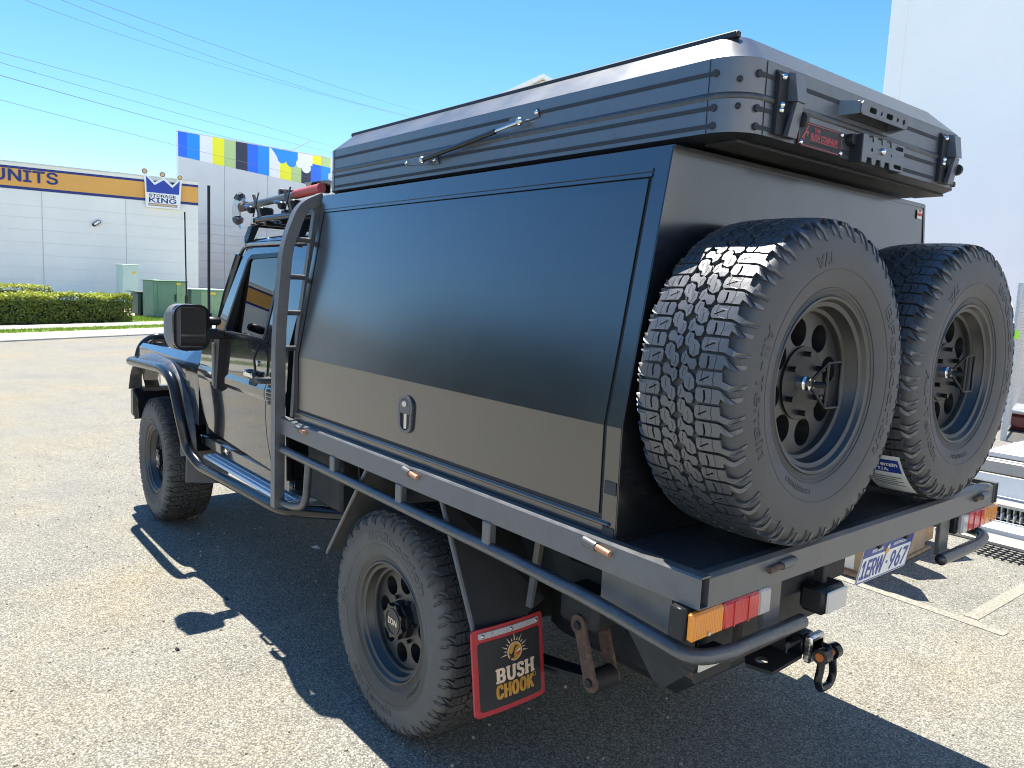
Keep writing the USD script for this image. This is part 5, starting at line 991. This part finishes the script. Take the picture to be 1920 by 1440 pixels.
# ---------------------------------------------------------------- right-hand yard: aluminium, grating, timber, fence
GX0, GX1 = -3.0, 1.6
T = thing('mesh_grate', 'black wire mesh grate lying flat on the asphalt behind the truck', 'grate', (-.5, -3.76, 0))
for k in range(6): part(T, 'long_wire', bx(-1.6, -.33, -3.60-k*.058, -3.594-k*.058, .012, .020), 'mesh_black')
for k in range(26): part(T, 'cross_wire', bx(-1.58+k*.05, -1.574+k*.05, -3.895, -3.592, .004, .0125), 'mesh_black')
T = thing('timber_plank', 'flat tan timber plank lying beside the black mesh grate', 'plank', (-.8, -4.0, 0)); part(T, 'board', bx(GX0, -.05, -3.93, -4.16, .004, .03, .004), 'timber' if False else 'alu_warm'); 
T = thing('perforated_plank', 'perforated aluminium walkway plank in front of the castellated rail', 'walkway plank', (-.6, -4.3, 0))
part(T, 'edge', bx(GX0, .2, -4.185, -4.20, .004, .06), 'alu_painted'); part(T, 'edge', bx(GX0, .2, -4.455, -4.47, .004, .065), 'alu_painted')
pp = sbox(-1.15, -4.452, .2, -4.203); holes = [Point(-1.13+i*.036+(j % 2)*.018, -4.435+j*.030).buffer(.0085, quad_segs=2) for i in range(37) for j in range(8)]
part(T, 'deck', prism_xy(pp.difference(unary_union(holes)), .050, .056), 'alu_painted', smooth=False); part(T, 'deck', bx(GX0, -1.16, -4.203, -4.452, .050, .056), 'alu_painted'); part(T, 'underside', bx(GX0, .2, -4.203, -4.452, .01, .015), 'slot_dark')
T = thing('castellated_rail', 'castellated aluminium grip rail standing on edge behind the perforated plank', 'rail', (-.6, -4.6, 0))
part(T, 'base_flange', bx(GX0, .3, -4.48, -4.62, .004, .028), 'alu_painted'); part(T, 'top_flange', bx(GX0, .3, -4.63, -4.83, .138, .160), 'alu_warm'); part(T, 'web', bx(GX0, .3, -4.80, -4.815, .028, .138), 'slot_dark')
for k in range(38):
    for j in range(2): part(T, 'tooth', bx(-1.4+k*.045+j*.022, -1.391+k*.045+j*.022, -4.63-j*.06, -4.69-j*.06, .028+j*.05, .088+j*.05), 'alu_painted')
T = thing('aluminium_channel', 'bright aluminium channel section lying open to the sky', 'channel', (-.5, -4.95, 0))
chn = Polygon([(-4.86, .004), (-5.48, .004), (-5.48, .23), (-5.455, .235), (-5.455, .04), (-4.90, .02), (-4.89, .175), (-4.86, .175)]); part(T, 'section', prism_yz(chn, .35, GX0), 'alu_painted', smooth=False)
T = thing('aluminium_beam', 'pile of wide white aluminium beams nearest the wire fence', 'beam stack', (-.4, -5.9, 0))
for k, (ya, yb, z0, z1) in enumerate(((-5.52, -6.02, .004, .21), (-6.05, -6.55, .004, .22), (-6.58, -7.1, .004, .20), (-5.60, -6.15, .222, .34), (-6.18, -7.05, .222, .345), (-5.75, -6.9, .347, .40))): part(T, 'beam', bx(.42-.03*k, GX0, ya, yb, z0, z1, .008), ('alu_painted', 'alu_warm', 'alu_painted', 'alu_warm', 'alu_painted', 'alu_painted')[k]); [part(T, 'beam_rib', bx(.415-.03*k, GX0, ya+(yb-ya)*f_, ya+(yb-ya)*f_-.03, z1-.001, z1+.010, .003), 'alu_warm' if k % 2 == 0 else 'alu_painted') for f_ in (.08, .34, .60, .86)]
T = thing('timber_carton', 'brown cardboard carton of timber offcuts on the ground behind the number plate', 'carton', (-.1, -2.9, 0))
def rotbox(x0, x1, y0, y1, z0, z1, a, c): m = bx(x0, x1, y0, y1, z0, z1, .004); m.apply_translation([-c[0], -c[1], 0]); m.apply_transform(trimesh.transformations.rotation_matrix(a, [0, 0, 1])); m.apply_translation([c[0], c[1], 0]); return m
ct = (-.08, -2.85)
for pts_, xo in (([(-2.36, .17), (-2.40, 1.02), (-2.46, 1.16), (-2.60, .86), (-2.66, .17)], 0), ([(-2.70, .17), (-2.74, .72), (-2.96, .95), (-3.00, .80), (-3.04, .17)], .02), ([(-3.10, .17), (-3.14, .50), (-3.50, .80), (-3.56, .50), (-3.58, .17)], .01)):
    part(T, 'timber_offcut', prism_yz(Polygon(pts_), -.20+xo, -.15+xo), 'timber', smooth=False); part(T, 'timber_offcut', prism_yz(affinity.translate(affinity.scale(Polygon(pts_), 1, .85, origin=(0, .17)), .03, 0), -.10+xo, -.05+xo), 'timber', smooth=False)
part(T, 'carton', rotbox(-.24, .10, -2.42, -3.35, .02, .17, .05, ct), 'cardboard'); part(T, 'board', rotbox(-.26, .12, -2.35, -3.42, .002, .02, .05, ct), 'timber'); part(T, 'wrap', rotbox(-.20, .10, -3.36, -3.62, .02, .14, .05, ct), 'timber')
lbx = part(T, 'blue_label', rotbox(-.15, -.02, -2.416, -2.419, .03, .155, .05, ct), 'plate_white'); lt_ = text('HD', .05, .09, .001); part(lbx, 'lettering', place(lt_, (.005, -2.408, .06), (-1, .05, 0), (0, 0, 1)), 'plate_blue', smooth=False)
FP = np.array([1.25, -9.25]); fd = np.array([.24, -.97])
T = thing('wire_fence', 'galvanised chain link fence panel with posts beyond the aluminium stack', 'fence', (*FP, 0))
for k in range(3): q = FP + fd*2.9*k; part(T, 'post', tube([(*q, 0), (q[0]+.01, q[1], 2.09)], .040, 12), 'fence_galv')
q0, q1 = FP, FP + fd*6.0; part(T, 'top_rail', tube([(*q0, 2.02), (*q1, 2.02)], .024, 10), 'fence_galv'); part(T, 'bottom_rail', tube([(*q0, .08), (*q1, .08)], .018, 8), 'fence_galv'); part(T, 'marker_tape', cyl((FP[0]+.006, FP[1], 1.36), (FP[0]+.007, FP[1], 1.47), .046, 12), 'hivis')
ms = []
for k in range(-26, 70):
    for sg in (1, -1):
        a0, b0 = k*.085, k*.085 + sg*1.9; l0, l1 = sorted(((a0, .1), (b0, 2.0)))
        ta = np.array([a0, .1]); tb = np.array([b0, 2.0]); ln = LineString([ta, tb]).intersection(sbox(.03, .1, 5.8, 2.0))
        if ln.is_empty or ln.geom_type != 'LineString': continue
        (s0, z0), (s1, z1) = ln.coords[0], ln.coords[-1]; pa, pb = FP + fd*s0, FP + fd*s1; ms.append(tube([(*pa, z0), (*pb, z1)], .005, 4))
part(T, 'wire_mesh', ms, 'fence_galv', smooth=False, kind='stuff')
T = thing('red_machine', 'low red machine under a white cover behind the wire fence', 'machine', (1.9, -10.6, 0)); part(T, 'body', bx(1.2, 2.4, -10.3, -11.0, .03, .26, .05), 'red_paint'); part(T, 'cover', bx(1.1, 2.5, -10.25, -11.05, .262, .34, .03), 'alu_painted'); part(T, 'skid', bx(1.15, 2.45, -10.4, -10.5, 0, .03), 'print_dark')
T = thing('glass_pack', 'dark stacked sheets leaning by the white warehouse wall', 'sheet stack', (4.0, -16.2, 0)); part(T, 'sheets', bx(2.6, 5.3, -15.9, -16.8, .08, .34, .01), 'gloss_black'); part(T, 'top_sheet', bx(2.6, 5.3, -15.9, -16.8, .342, .39, .01), 'alu_painted'); part(T, 'bearer', bx(2.7, 5.2, -16.2, -16.4, 0, .08), 'timber')
# loose grit on the asphalt
V = []; F = []; RG = np.random.default_rng(5)
for i in range(1500):
    x, y = RG.uniform(-1.6, 6), RG.uniform(-3.4, 3.6); r = RG.uniform(.0025, .007); o = trimesh.creation.icosahedron(); v = np.asarray(o.vertices)*r*RG.uniform(.7, 1.3, 3) + [x, y, r*.5]; F.append(np.asarray(o.faces) + 12*len(V)); V.append(v)
struct('road_grit', trimesh.Trimesh(np.vstack(V), np.vstack(F), process=False), 'gravel', kind='stuff', smooth=False)
# crumbs on the road
for (x, y, l, lab) in ((2.03, 1.94, .045, 'small black chip on the sunlit road left of the mirror shadow'), (1.10, 1.33, .03, 'small black chip at the edge of the shadow of the mirror'), (1.55, .95, .035, 'black chip in the shadow beside the front wheel')):
    T = thing('rubber_chip', lab, 'debris', (x, y, 0)); part(T, 'chip', hull([(x-l/2, y-.008, .001), (x+l/2, y-.010, .001), (x+l/2, y+.006, .001), (x-l/2, y+.010, .001), (x-l/3, y, .012), (x+l/3, y, .010)]), 'debris', smooth=False)
T = thing('paper_scrap', 'tiny white paper scrap in the shadow behind the front wheel', 'litter', (2.05, .20, 0)); part(T, 'scrap', hull([(2.02, .19, .002), (2.09, .18, .002), (2.08, .23, .002), (2.03, .22, .002), (2.05, .2, .012)]), 'plate_white', smooth=False)
